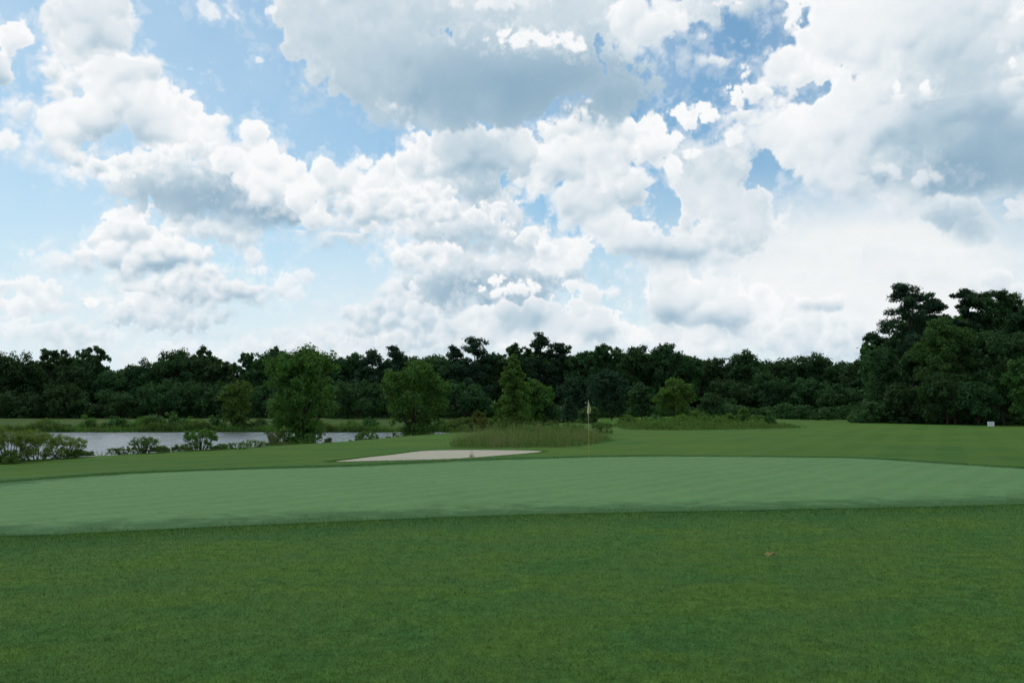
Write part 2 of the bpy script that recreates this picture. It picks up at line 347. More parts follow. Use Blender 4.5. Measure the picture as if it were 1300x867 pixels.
def make_lawn():
    m, nt, b = mat('mown_turf')
    c = lawn_colour(nt); p = pos(nt)
    far = N(nt, 'ShaderNodeAttribute', attribute_name='fairway').outputs['Fac']
    c = mixc(nt, far, c, mixc(nt, mrange(nt, noise(nt, .16, 6, .7, stretched(nt, .1, .8, 1.3)), .36, .64), (.044, .122, .017), (.082, .152, .018)))
    rough_ = N(nt, 'ShaderNodeAttribute', attribute_name='fringe').outputs['Fac']
    edge = mth(nt, 'ADD', rough_, mrange(nt, noise(nt, 1.6, 5, .65, p), .3, .7, -.35, .35))
    c = mixc(nt, mrange(nt, edge, .35, .75, 0, .75), c, (.040, .118, .030))                   # longer, bluer collar round the green
    mow = N(nt, 'ShaderNodeTexWave', Scale=.16, Distortion=.6, Detail=2.)
    nt.links.new(stretched(nt, .5, 1, 1), mow.inputs['Vector'])
    c = mixc(nt, mrange(nt, mow.outputs['Fac'], .3, .7, 0, .3), c, (.085, .16, .03))
    away = N(nt, 'ShaderNodeAttribute', attribute_name='meadow').outputs['Fac']
    c = mixc(nt, away, c, mixc(nt, mrange(nt, noise(nt, .25, 5, .7, p), .35, .65), (.046, .098, .022), (.075, .108, .028)))   # unmown far meadow
    bank = N(nt, 'ShaderNodeAttribute', attribute_name='bank').outputs['Fac']
    c = mixc(nt, bank, c, mixc(nt, noise(nt, .8, 4, .6, p), (.038, .080, .016), (.060, .092, .026)))
    nt.links.new(c, b.inputs['Base Color']); b.inputs['Roughness'].default_value = .85
    b.inputs['Specular IOR Level'].default_value = .08
    h = mth(nt, 'ADD', noise(nt, 28, 5, .8, p), mth(nt, 'MULTIPLY', noise(nt, 5, 3, .6, p), 1.2))
    bump(nt, b, h, .9, .03)
    return m
def make_green():
    m, nt, b = mat('putting_turf'); p = pos(nt)
    w = N(nt, 'ShaderNodeTexWave', Scale=.42, Distortion=3.2, Detail=3.); w.inputs['Detail Scale'].default_value = .6
    nt.links.new(stretched(nt, math.radians(-141), 1, 1), w.inputs['Vector'])
    c = mixc(nt, mrange(nt, noise(nt, .35, 6, .7, p), .38, .62), (.090, .202, .062), (.112, .232, .076))
    c = mixc(nt, mrange(nt, w.outputs['Fac'], .25, .9, 0, .42), c, (.140, .268, .102))
    st = noise(nt, 1., 6, .7, stretched(nt, math.radians(-51), .35, 6))
    c = mixc(nt, mrange(nt, st, .38, .68, 0, .65), c, (.142, .258, .096))
    c = mixc(nt, mrange(nt, noise(nt, 4, 6, .8, p), .36, .66), mixc(nt, 1., c, (.74, .80, .74), 'MULTIPLY'), c)
    c = mixc(nt, mrange(nt, noise(nt, 1.1, 5, .7, p), .62, .75, 0, .4), c, (.10, .19, .045))
    a = N(nt, 'ShaderNodeAttribute', attribute_name='rim').outputs['Fac']
    e = mth(nt, 'ADD', a, mrange(nt, noise(nt, 1.7, 6, .75, p), .3, .7, -.5, .5))
    c = mixc(nt, mrange(nt, e, .35, .95, 0, .9), c, (.036, .104, .026))
    nt.links.new(c, b.inputs['Base Color']); b.inputs['Roughness'].default_value = .8; b.inputs['Specular IOR Level'].default_value = .12
    bump(nt, b, noise(nt, 34, 4, .8, p), .5, .012)
    return m
def make_sand():
    m, nt, b = mat('bunker_sand'); p = pos(nt)
    c = mixc(nt, noise(nt, 1.1, 6, .65, p), (.42, .385, .295), (.51, .465, .36))
    c = mixc(nt, mrange(nt, noise(nt, 6, 5, .7, p), .35, .65, 0, .5), c, (.34, .31, .25))
    nt.links.new(c, b.inputs['Base Color']); b.inputs['Roughness'].default_value = .95; b.inputs['Specular IOR Level'].default_value = .1
    bump(nt, b, mth(nt, 'ADD', noise(nt, 5, 5, .7, p), noise(nt, 1, 3, .6, stretched(nt, .5, 2, 14))), .7, .05)
    return m
def make_water():
    m, nt, b = mat('pond_water'); p = pos(nt)
    b.inputs['Base Color'].default_value = (.10, .125, .13, 1); b.inputs['Roughness'].default_value = .26; b.inputs['IOR'].default_value = 1.55; b.inputs['Specular IOR Level'].default_value = 1.  # base paler than murky water: reflected cloud light put into the colour
    h = mth(nt, 'ADD', noise(nt, 1.5, 4, .6, stretched(nt, .25, 1, 1.7), .4), mth(nt, 'MULTIPLY', noise(nt, .35, 3, .6, stretched(nt, .25, .8, 1.5)), 1.2))
    bump(nt, b, h, .7, .05)
    return m
def make_leaf(name, a, bb, c, trans=.25, scale=.8):
    m, nt, b = mat(name); p = pos(nt)
    r = N(nt, 'ShaderNodeObjectInfo').outputs['Random']
    isl = N(nt, 'ShaderNodeNewGeometry').outputs['Random Per Island']
    col = mixc(nt, mrange(nt, noise(nt, scale, 3, .6, p), .35, .65), a, bb)
    col = mixc(nt, mrange(nt, noise(nt, scale*2.7, 3, .6, p), .5, .72, 0, .7), col, c)
    hs = N(nt, 'ShaderNodeHueSaturation'); nt.links.new(col, hs.inputs['Color'])
    nt.links.new(mrange(nt, r, 0, 1, .485, .512), hs.inputs['Hue'])
    nt.links.new(mth(nt, 'MULTIPLY', mrange(nt, isl, 0, 1, .72, 1.28), mrange(nt, r, 0, 1, .82, 1.18)), hs.inputs['Value'])
    col = hs.outputs[0]
    nt.links.new(col, b.inputs['Base Color']); b.inputs['Roughness'].default_value = .65; b.inputs['Specular IOR Level'].default_value = .07
    tr = N(nt, 'ShaderNodeBsdfTranslucent'); nt.links.new(mixc(nt, 1., col, (1.25, 1.3, .6), 'MULTIPLY'), tr.inputs['Color'])
    mx = N(nt, 'ShaderNodeMixShader'); mx.inputs[0].default_value = trans
    nt.links.new(b.outputs[0], mx.inputs[1]); nt.links.new(tr.outputs[0], mx.inputs[2])
    nt.links.new(mx.outputs[0], nt.nodes['Material Output'].inputs['Surface'])
    return m
def make_plain(name, col, rough=.7, var=.25, scale=4., spec=.3):
    m, nt, b = mat(name)
    c = mixc(nt, noise(nt, scale, 5, .6, pos(nt)), tuple(x*(1-var) for x in col), tuple(x*(1+var) for x in col))
    nt.links.new(c, b.inputs['Base Color']); b.inputs['Roughness'].default_value = rough; b.inputs['Specular IOR Level'].default_value = spec
    return m
M = dict(
    lawn=make_lawn(), green=make_green(), sand=make_sand(), water=make_water(),
    oak=make_leaf('oak_foliage', (.033, .082, .034), (.048, .106, .038), (.070, .128, .042), .3),  # green lifted and blued: stands in for haze over the far trees
    pine=make_leaf('pine_foliage', (.026, .066, .038), (.036, .080, .042), (.046, .092, .044), .25),  # same blue lift, distance haze put into the leaf colour
    olive=make_leaf('olive_foliage', (.060, .150, .036), (.080, .172, .042), (.120, .200, .044), .38),
    mid=make_leaf('green_foliage', (.048, .116, .036), (.068, .142, .040), (.092, .168, .044), .33),
    fresh=make_leaf('fresh_foliage', (.074, .156, .036), (.098, .182, .042), (.130, .210, .046), .38),
    yellow=make_leaf('yellow_foliage', (.085, .110, .028), (.11, .125, .030), (.14, .13, .03), .32),
    willow=make_leaf('willow_foliage', (.12, .20, .05), (.15, .225, .055), (.21, .27, .06), .45, 2.),
    grey=make_leaf('grey_weeds', (.090, .115, .050), (.115, .130, .062), (.15, .13, .08), .3, 2.),
    reed=make_leaf('reed_stalks', (.13, .225, .07), (.25, .25, .16), (.085, .20, .045), .4, .8),
    sedge=make_leaf('bank_sedge', (.072, .150, .036), (.100, .176, .044), (.140, .180, .058), .35, 1.2),
    dead=make_leaf('dead_twigs', (.075, .055, .045), (.095, .07, .055), (.12, .09, .07), .1, 2.),
    bark=make_plain('bark', (.055, .045, .036), .9, .4, 6., .1),
    white=make_plain('white_paint', (.78, .79, .80), .45, .04, 9.),
    letter=make_plain('grey_paint', (.30, .31, .33), .5, .05, 9.),
    post=make_plain('post_timber', (.16, .12, .085), .85, .3, 12., .1),
    pole_y=make_plain('yellow_paint', (.34, .30, .06), .35, .1, 14.),
    pole_w=make_plain('pale_paint', (.30, .30, .22), .35, .1, 14.),
    flag=make_plain('flag_cloth', (.56, .52, .30), .8, .12, 9., .1),
    cup=make_plain('cup_liner', (.6, .6, .6), .5, .1, 9.),
    straw=make_plain('dry_thatch', (.20, .18, .07), .95, .3, 30., .05),
)
def blade_mat():
    m, nt, b = mat('grass_blades')
    isl = N(nt, 'ShaderNodeNewGeometry').outputs['Random Per Island']
    c = lawn_colour(nt)
    c = mixc(nt, 1., c, (1.42, 1.38, 1.36), 'MULTIPLY')
    hs = N(nt, 'ShaderNodeHueSaturation'); nt.links.new(c, hs.inputs['Color']); nt.links.new(mrange(nt, isl, 0, 1, .66, 1.34), hs.inputs['Value'])
    nt.links.new(hs.outputs[0], b.inputs['Base Color']); b.inputs['Roughness'].default_value = .6; b.inputs['Specular IOR Level'].default_value = .25
    return m
M['blade'] = blade_mat()

# ------------------------------------------------------------------ mesh helpers
def tag(o, label=None, cat=None, group=None, kind=None):
    for k, v in (('label', label), ('category', cat), ('group', group), ('kind', kind)):
        if v: o[k] = v
    return o
def mesh_obj(name, V, F, material, parent=None, smooth_=False, loc=None):
    V = np.asarray(V, np.float32); F = np.asarray(F, np.int32)
    me = bpy.data.meshes.new(name)
    me.vertices.add(len(V)); me.vertices.foreach_set('co', V.ravel())
    k = F.shape[1]
    me.loops.add(F.size); me.loops.foreach_set('vertex_index', F.ravel())
    me.polygons.add(len(F)); me.polygons.foreach_set('loop_start', np.arange(len(F), dtype=np.int32)*k)
    if smooth_: me.polygons.foreach_set('use_smooth', np.ones(len(F), bool))
    me.update(calc_edges=True); me.materials.append(material)
    o = bpy.data.objects.new(name, me); C.objects.link(o)
    if parent: o.parent = parent
    if loc is not None: o.location = loc
    return o
def attr(o, name, vals):
    a = o.data.attributes.new(name, 'FLOAT', 'POINT'); a.data.foreach_set('value', np.asarray(vals, np.float32).ravel())
def empty(name, loc):
    o = bpy.data.objects.new(name, None); C.objects.link(o); o.location = loc; o.empty_display_size = .3
    return o
def unit(v): return v/np.maximum(np.linalg.norm(v, axis=-1, keepdims=True), 1e-9)

def leaf_quads(P, Nrm, size, rng, aspect=.62):
    """small bent-free diamond leaves around points P, facing roughly along Nrm"""
    n = len(P)
    nn = unit(Nrm+rng.normal(0, .75, (n, 3)))
    t = unit(np.cross(nn, rng.normal(0, 1, (n, 3)))); b = np.cross(nn, t)
    s = size[:, None]
    V = np.stack([P+t*s, P+b*s*aspect, P-t*s, P-b*s*aspect], 1).reshape(-1, 3)
    return V, np.arange(4*n).reshape(-1, 4)
def tubes(segs, sides=6):
    """tapered tubes; segs = list of (points, radii)"""
    VV, FF, off = [], [], 0
    for pts, rad in segs:
        pts = np.asarray(pts, float); k = len(pts)
        d = unit(np.gradient(pts, axis=0))
        ref = np.where(np.abs(d[:, 2:3]) > .9, np.array([[1., 0, 0]]), np.array([[0, 0, 1.]]))
        u = unit(np.cross(d, ref)); v = np.cross(d, u)
        a = np.arange(sides)/sides*2*np.pi
        ring = pts[:, None]+(u[:, None]*np.cos(a)[None, :, None]+v[:, None]*np.sin(a)[None, :, None])*np.asarray(rad)[:, None, None]
        VV.append(ring.reshape(-1, 3))
        for i in range(k-1):
            for j in range(sides):
                j2 = (j+1) % sides
                FF.append((off+i*sides+j, off+i*sides+j2, off+(i+1)*sides+j2, off+(i+1)*sides+j))
        off += k*sides
    return np.concatenate(VV), np.array(FF)

# ------------------------------------------------------------------ trees
def crown_clumps(kind, h, w, base, rng):
    """clump centres, radii and outward directions of a crown of height h, spread w, starting at base*h"""
    c = []; R = w/2
    zb = base*h
    if kind in ('broad', 'open', 'dense', 'bank'):
        nl = {'broad': 9, 'open': 8, 'dense': 10, 'bank': 17}[kind]
        lobes = []
        for i in range(nl):
            f = (i+.5)/nl; nlz = nl
            if kind == 'bank':
                zz = zb+(h-zb)*(.06+.82*f); prof = .52+.48*math.sin(min(1., f*1.35)*math.pi*.5)
                if f > .8: prof *= 1-.38*(f-.8)/.2
                rr = R*rng.uniform(.30, .42)
            else:
                zz = zb+(h-zb)*(.16+.70*f); prof = math.sin(math.pi*(.22+.62*f))**.6
                rr = min(R, (h-zb)*.5)*rng.uniform(.34, .5)
            ang = i*2.4+rng.uniform(-.5, .5); rad = max(0., (R*prof-rr*.85))*rng.uniform(.55, 1.05)
            lobes.append((np.array([math.cos(ang)*rad, math.sin(ang)*rad, zz]), rr))
        lobes.append((np.array([rng.uniform(-.12, .12)*w, 0, h-R*.42]), R*.46))
        for s_ in (-1, 1): lobes.append((np.array([s_*R*.5, rng.uniform(-.3, .3)*R, h-R*rng.uniform(.5, .9)]), R*.42))
        nc = {'broad': 17, 'open': 9, 'dense': 20, 'bank': 20}[kind]
        for lc, lr in lobes:
            for _ in range(nc):
                d = unit(rng.normal(0, 1, 3)+np.array([0, 0, .35]))
                c.append((lc+d*lr*rng.uniform(.5, 1.08)*np.array([1, 1, .82]), lr*rng.uniform(.22, .44)*(.72 if kind == 'open' else 1.), d))
    elif kind == 'pine':
        nb = 26
        for i in range(nb):
            f = (i+rng.uniform(0, 1))/nb
            zz = zb+(h-zb)*f
            prof = (.55+.45*math.sin(math.pi*min(1, f*1.1)))*(1-f)**.27+.12
            ang = i*2.4+rng.uniform(-.4, .4); L = R*prof*rng.uniform(.6, 1.12)
            for q in np.linspace(.35, 1, max(2, int(L/.9))):
                p = np.array([math.cos(ang)*L*q, math.sin(ang)*L*q, zz+.10*L*q*rng.uniform(-.5, 1.4)])
                c.append((p+rng.normal(0, .12, 3)*R*.5, R*rng.uniform(.15, .26), unit(p-np.array([0, 0, zz-R*.8]))))
        for _ in range(7):
            c.append((np.array([rng.normal(0, .09)*w, rng.normal(0, .09)*w, h-R*rng.uniform(.1, .55)]), R*rng.uniform(.14, .24), np.array([0, 0, 1.])))
    elif kind == 'cone':
        nb = 46
        for i in range(nb):
            f = (i+.5)/nb; zz = zb+(h-zb)*f
            L = R*((1-f)**.72*.95+.06)*rng.uniform(.6, 1.1)
            ang = i*2.4+rng.uniform(-.4, .4)
            for q in (.3, .62, .95):
                p = np.array([math.cos(ang)*L*q, math.sin(ang)*L*q, zz-.16*L*q])
                c.append((p, R*rng.uniform(.14, .24)*(1-.45*f), unit(np.array([math.cos(ang), math.sin(ang), .5]))))
    elif kind == 'shrub':
        for i in range(52):
            d = unit(rng.normal(0, 1, 3)); d[2] = abs(d[2])
            p = d*np.array([R, R, h-zb])*rng.uniform(.35, .9)+np.array([0, 0, zb])
            c.append((p, min(R, h)*rng.uniform(.12, .27), unit(d+np.array([0, 0, .4]))))
    elif kind == 'leggy':
        for i in range(120):
            a = rng.uniform(0, 6.283); r = R*math.sqrt(rng.uniform(0, 1))*.95
            zz = h*(rng.uniform(.55, .97) if rng.uniform() < .74 else rng.uniform(.08, .45))*(1-.3*(r/R)**2)
            c.append((np.array([math.cos(a)*r, math.sin(a)*r, zz]), min(R, h)*rng.uniform(.07, .16), np.array([0, 0, 1.])))
    return c

def tree_meshes(kind, h, w, leaf, n_leaf, base, rng):
    cl = crown_clumps(kind, h, w, base, rng)
    cen = np.array([a[0] for a in cl]); rad = np.array([a[1] for a in cl]); out = np.array([a[2] for a in cl])
    wgt = rad**2; wgt = wgt/wgt.sum()
    pick = rng.choice(len(cl), n_leaf, p=wgt)
    d = rng.normal(0, 1, (n_leaf, 3)); d = unit(d)*rng.uniform(.15, 1.08, (n_leaf, 1))**.6
    flat = .6 if kind == 'pine' else .8
    P = cen[pick]+d*rad[pick][:, None]*np.array([1, 1, flat])
    P += rng.normal(0, leaf*.5, P.shape)
    P[:, 2] = np.maximum(P[:, 2], .05)
    V, F = leaf_quads(P, unit(d)*.8+out[pick]*.6+np.array([0, 0, .35]), leaf*rng.uniform(.6, 1.3, n_leaf), rng, .34 if kind == 'leggy' else .62)
    # trunk and limbs
    segs = []
    r0 = max(.04, h*.016)*(1.2 if kind in ('broad', 'bank') else 1)
    if kind in ('shrub', 'leggy'):
        for i in range(16 if kind == 'leggy' else 5):
            t = cen[rng.integers(len(cen))]; b = np.array([t[0]*.35, t[1]*.35, -.1])
            segs.append(([b, (b+t)/2+rng.normal(0, .05, 3)*h, t], [r0*.55, r0*.4, r0*.15]))
    else:
        top = h*{'broad': .72, 'open': .86, 'dense': .7, 'bank': .78, 'pine': .96, 'cone': .97}[kind]
        zs = np.linspace(-.15, top, 7); wob = rng.normal(0, .014*h, (7, 2)); wob[0] = 0
        wob = np.cumsum(wob*.5, 0)
        tr = np.column_stack([wob, zs]); segs.append((tr, r0*np.linspace(1.15, .25, 7)))
        for i in range(16 if kind != 'cone' else 8):
            t = cen[rng.integers(len(cen))]
            z0 = max(.12*h, t[2]-np.hypot(t[0], t[1])*rng.uniform(.5, 1.)-.02*h); z0 = min(z0, top*.97)
            k = np.interp(z0, zs, np.arange(7)); k0 = int(min(5, k)); s = tr[k0]+(tr[k0+1]-tr[k0])*(k-k0)
            midp = (s+t)/2+np.array([0, 0, .03*h])
            rr = r0*(1-.75*z0/h)*.55
            segs.append(([s, midp, t], [rr, rr*.7, rr*.25]))
    return (V, F), tubes(segs, 6)

def plant(name, label, cat, px, top, wpx, d, kind, material, base=.12, group=None, leaf=None, n=None, dens=1., sink=0., hgt=None):
    """one tree or shrub, surveyed by bearing, apparent top and spread, standing at ground distance d"""
    x = east(px, d, top); z0 = gz(x, d)-sink
    h = hgt or max(.3, CAM_Z+d*slope(top)-z0); w = wpx/F_PX*d
    rng = np.random.default_rng(int(px*131+top*17+d*7) % 2**31)
    leaf = leaf or max(.03, d*.00145)
    area = h*(1-base*.8)*w
    n = n or int(np.clip(area/(leaf*leaf*1.25)*5.2*dens, 500, 30000))
    (V, F), (TV, TF) = tree_meshes(kind, h, w, leaf, n, base, rng)
    if kind == 'shrub':                       # leafy to the ground: nothing but foliage to be seen
        return tag(mesh_obj(name, V, F, M[material], None, loc=(x, d, z0)), label, cat, group)
    root = empty(name, (x, d, z0)); tag(root, label, cat, group)
    woody = cat == 'tree'
    mesh_obj('crown' if woody else 'foliage', V, F, M[material], root)
    mesh_obj('trunk' if woody else 'stems', TV, TF, M['bark'], root, True)
    root.rotation_euler = (0, 0, 0)
    return root

# ================================================================== GROUND
def axis(*parts):
    out = []
    for a, b, s in parts: out.append(np.arange(a, b, s))
    return np.concatenate(out+[[parts[-1][1]]])
gx_ = axis((-3000, -600, 300), (-600, -160, 40), (-160, -44, 1.6), (-44, -22, .6), (-22, 20, .26), (20, 46, .6), (46, 160, 3), (160, 600, 40), (600, 3000, 300))
gy_ = axis((-400, -40, 40), (-40, 2, 3), (2, 46, .24), (46, 116, .7), (116, 230, 3), (230, 800, 40), (800, 4200, 300))
GX, GY = np.meshgrid(gx_, gy_)
GZ = ground_z(GX.ravel(), GY.ravel()).reshape(GX.shape)
nx, ny = len(gx_), len(gy_)
i_, j_ = np.meshgrid(np.arange(nx-1), np.arange(ny-1))
q = (j_*nx+i_).ravel()
lawn = tag(mesh_obj('lawn', np.column_stack([GX.ravel(), GY.ravel(), GZ.ravel()]), np.column_stack([q, q+1, q+nx+1, q+nx]), M['lawn'], smooth_=True), kind='structure')
sg = sd_on(GREEN, GX.ravel(), GY.ravel(), 8.); sp = sd_on(POND, GX.ravel(), GY.ravel(), 12.)
attr(lawn, 'fringe', smooth1(2.3, .3, sg))
attr(lawn, 'fairway', smooth1(.8, 2.2, sg)*smooth1(16, 24, GY.ravel()))
attr(lawn, 'meadow', smooth1(96, 108, GY.ravel())*smooth1(6, -6, GX.ravel()))
attr(lawn, 'bank', np.clip(smooth1(4.5, 1.2, sp)+smooth1(150, 165, GY.ravel()), 0, 1))

def sheet(name, poly, centre, rings, zf, material, skirt):
    t = np.linspace(0, 1, rings)[1:]
    cen = np.array(centre)
    P = cen+(poly[None]-cen)*t[:, None, None]
    m = len(poly); P = P.reshape(-1, 2)
    V = np.column_stack([P, zf(P[:, 0], P[:, 1])])
    rim = V[-m:].copy(); rim[:, 2] -= skirt
    c = np.array([[*cen, zf(cen[:1], cen[1:])[0]]])
    V = np.concatenate([V, rim, c]); ci = len(V)-1; F = []
    r = len(t)+1
    k = np.arange(m); k2 = (k+1) % m
    for a in range(r-1):
        F.append(np.column_stack([a*m+k, (a+1)*m+k, (a+1)*m+k2, a*m+k2]))
    F.append(np.column_stack([np.full(m, ci), k, k2, np.full(m, ci)])[:, :4])
    F = np.concatenate(F[:-1])
    o = mesh_obj(name, V, F, material, smooth_=True)
    return o, P
# rings do not reach the very centre: close it with the innermost ring as one face
def close_centre(o, m):
    import bmesh
    bm = bmesh.new(); bm.from_mesh(o.data); bm.verts.ensure_lookup_table()
    bm.faces.new([bm.verts[i] for i in range(m)]).smooth = True
    bmesh.ops.recalc_face_normals(bm, faces=bm.faces[:])
    if sum(f.normal.z for f in bm.faces) < 0: bmesh.ops.reverse_faces(bm, faces=bm.faces[:])
    bm.to_mesh(o.data); bm.free()
green, GP = sheet('putting_green', GREEN, (2.2, 20.5), 60, lambda x, y: ground_z(x, y, False)+.012, M['green'], .07)
close_centre(green, len(GREEN))
rimv = smooth1(-.8-1.9*smooth1(21, 16, GP[:, 1]), 0, signed_dist(GREEN, GP[:, 0], GP[:, 1]))
attr(green, 'rim', np.concatenate([rimv, np.ones(len(GREEN)), [0]]))
tag(green, kind='structure')
def sand_z(x, y):
    s = signed_dist(BUNKER, x, y)
    return ground_z(x, y, False)+np.minimum(-.006, -.012-.06*smooth1(0, -1.6, s)+.09*smooth1(26.5, 33.5, y))
bunker, _ = sheet('sand_bunker', BUNKER, (-2.3, 30.2), 26, sand_z, M['sand'], .25)
close_centre(bunker, len(BUNKER)); tag(bunker, kind='structure')
wx_ = axis((-170, -62, 2.), (-62, 4, .24)); wy_ = axis((24, 114, .2))
wx, wy = np.meshgrid(wx_, wy_); rw = np.random.default_rng(4); wz = np.zeros(wx.shape)
for k in range(26):                                                    # wind ripples
    lam = rw.uniform(.6, 1.7); th = rw.normal(-1.25, .5); ph = rw.uniform(0, 6.28)
    env = 1+.6*np.sin(wx*rw.uniform(.05, .2)+wy*rw.uniform(.05, .25)+rw.uniform(0, 6.28))
    wz += (.0030*lam)*env*np.sin((wx*np.cos(th)+wy*np.sin(th))*2*np.pi/lam+ph)
nw = len(wx_); k_ = (np.arange(len(wy_)-1)[:, None]*nw+np.arange(nw-1)[None]).ravel()
tag(mesh_obj('pond_water', np.column_stack([wx.ravel(), wy.ravel(), WATER_Z+wz.ravel()]), np.column_stack([k_, k_+1, k_+nw+1, k_+nw]), M['water'], smooth_=True), kind='structure')

# ================================================================== GRASS AND WEEDS (uncountable)
def blades(name, X, Y, hgt, wid, lean, material, rng, kind='stuff', turf=False):
    n = len(X); Z = ground_z(X, Y, False)-np.where(signed_dist(BUNKER, X, Y) < 0, .02, .004) if turf else ground_z(X, Y)-.004
    a = rng.uniform(0, 2*np.pi, n); b = rng.uniform(0, 2*np.pi, n)
    w = np.column_stack([np.cos(a), np.sin(a), np.zeros(n)])*(wid/2)[:, None]
    l = np.column_stack([np.cos(b), np.sin(b), np.zeros(n)])*(hgt*lean*rng.uniform(.3, 1.2, n))[:, None]
    P = np.column_stack([X, Y, Z]); up = np.array([0, 0, 1.])*hgt[:, None]
    V = np.stack([P-w, P+w, P+l+up+w*.12, P+l+up-w*.12], 1).reshape(-1, 3)
    o = mesh_obj(name, V, np.arange(4*n).reshape(-1, 4), material)
    return tag(o, kind=kind)
def in_poly(poly, n, rng):
    p = np.array(poly, float); lo, hi = p.min(0), p.max(0); out = np.zeros((0, 2))
    while len(out) < n:
        c = rng.uniform(lo, hi, (n, 2)); out = np.concatenate([out, c[signed_dist(p, c[:, 0], c[:, 1]) < .25*rng.normal(0, 1, n)]])
    return out[:n]
def patchy(P, s, seed):
    return np.sin(P[:, 0]*s+seed)*np.sin(P[:, 1]*s*.8+seed*2)+.6*np.sin(P[:, 0]*s*2.7+seed*3+P[:, 1]*s*1.9)
r = np.random.default_rng(3)
n = 420000
yy = 4.3+(16.5-4.3)*r.uniform(0, 1, n)**1.25; xx = r.uniform(-1, 1, n)*(.78*yy+.6)
keep = signed_dist(GREEN, xx, yy) > -np.clip(.28+.30*patchy(np.column_stack([xx, yy]), 1.3, 2.)+.16*r.normal(0, 1, n), .02, 1.1)
xx, yy = xx[keep], yy[keep]
sgb = signed_dist(GREEN, xx, yy)
hh = r.uniform(.010, .026, len(xx))*(1+.8*smooth1(1.3, .1, sgb))
blades('grass', xx, yy, hh, .0028+.00042*yy, .9, M['blade'], r, turf=True)
# longer collar right round the green
t = r.uniform(0, 1, 60000)*len(GREEN); ti = t.astype(int) % len(GREEN)
e0, e1 = GREEN[ti], GREEN[(ti+1) % len(GREEN)]; f = (t-t.astype(int))[:, None]
pt = e0+(e1-e0)*f; tang = unit(e1-e0); nrm = np.column_stack([tang[:, 1], -tang[:, 0]])
pt = pt+nrm*r.normal(.16, .2, (len(pt), 1))
keep = signed_dist(GREEN, pt[:, 0], pt[:, 1]) > -np.clip(.1+.14*patchy(pt, 2.1, 1.)+.08*r.normal(0, 1, len(pt)), .02, .4)
pt = pt[keep]
blades('collar_grass', pt[:, 0], pt[:, 1], r.uniform(.012, .028, len(pt))*(1+1.1*smooth1(16, 22, pt[:, 1])), np.full(len(pt), .010), .7, M['blade'], r, turf=True)
# lip of the bunker
t = r.uniform(0, 1, 14000)*len(BUNKER); ti = t.astype(int) % len(BUNKER)
e0, e1 = BUNKER[ti], BUNKER[(ti+1) % len(BUNKER)]
pt = e0+(e1-e0)*(t-t.astype(int))[:, None]; tang = unit(e1-e0); nrm = np.column_stack([tang[:, 1], -tang[:, 0]])
pt = pt+nrm*np.abs(r.normal(.05, .12, (len(pt), 1)))
keep = signed_dist(BUNKER, pt[:, 0], pt[:, 1]) > -.02
pt = pt[keep]
blades('lip_grass', pt[:, 0], pt[:, 1], r.uniform(.012, .03, len(pt)), np.full(len(pt), .014), .7, M['blade'], r)

# brown reed bed behind the bunker
R1 = in_poly([(-2.5, 35.6), (0, 35.0), (2.4, 35.6), (4.2, 39.5), (5.3, 42.5), (5.2, 46), (1, 47), (-2.2, 45), (-3.0, 40)], 6000, r)
pn = patchy(R1, .9, 1.)
edge = smooth1(0, -1.1, signed_dist(np.array([(-2.5, 35.6), (0, 35.0), (2.4, 35.6), (4.2, 39.5), (5.3, 42.5), (5.2, 46), (1, 47), (-2.2, 45), (-3.0, 40)]), R1[:, 0], R1[:, 1]))
blades('reeds', R1[:, 0], R1[:, 1], np.clip((r.normal(.60, .26, len(R1))+.24*pn)*(.72+.28*edge), .15, 1.5), np.full(len(R1), .015), .42, M['reed'], r)

def leafy(name, poly, n, hgt, leaf, material, rng, s, seed):
    P = in_poly(poly, n, rng); pn = patchy(P, s, seed)
    ed = smooth1(.3, -2.2, signed_dist(np.array(poly, float), P[:, 0], P[:, 1]))
    H = hgt*np.clip(.52+.48*pn+.12*rng.normal(0, 1, n), .12, 1.4)*(.3+.7*ed)
    Q = np.column_stack([P+rng.normal(0, .05, P.shape), ground_z(P[:, 0], P[:, 1])+H*rng.uniform(0, 1, n)**.6])
    V, F = leaf_quads(Q, rng.normal(0, .5, Q.shape)+np.array([0, -.2, .9]), leaf*rng.uniform(.5, 1.3, n), rng)
    return tag(mesh_obj(name, V, F, material), kind='stuff')
leafy('reed_undergrowth', [(-2.8, 35.4), (2.4, 35.2), (5.4, 42.5), (5.2, 46), (-2.2, 45)], 15000, .9, .04, M['sedge'], r, 1.1, 2.)
# weeds and low growth in front of the far trees, right of the flag
leafy('tall_weeds', [(10.5, 63), (14, 62), (19, 64), (23.5, 69), (25.5, 78), (23, 86), (15, 86), (11, 78)], 42000, .85, .08, M['fresh'], r, .55, 2.)
leafy('low_weeds', [(9, 61.5), (14, 60.5), (20, 62.5), (24.5, 67.5), (27, 78), (24, 86), (14, 86), (9, 78)], 16000, .5, .075, M['sedge'], r, .7, 3.)

# sedge along both banks of the pond
t = r.uniform(0, len(POND), 60000); ti = t.astype(int) % len(POND)
pt = POND[ti]+(POND[(ti+1) % len(POND)]-POND[ti])*(t-t.astype(int))[:, None]
pt = pt+r.normal(0, .7, pt.shape); pn = patchy(pt, .45, 4.)
sp_ = signed_dist(POND, pt[:, 0], pt[:, 1])
keep = (sp_ > -.35) & (pt[:, 0] > -110) & (pn+r.normal(0, .5, len(pt)) > -.5) 
pt, pn = pt[keep], pn[keep]; dd = pt[:, 1]
blades('bank_sedge', pt[:, 0], pt[:, 1], np.clip(r.normal(.55, .2, len(pt))+.18*pn, .15, 1.3)*(1+.3*smooth1(60, 100, dd)), .02+.0011*dd, .45, M['sedge'], r)
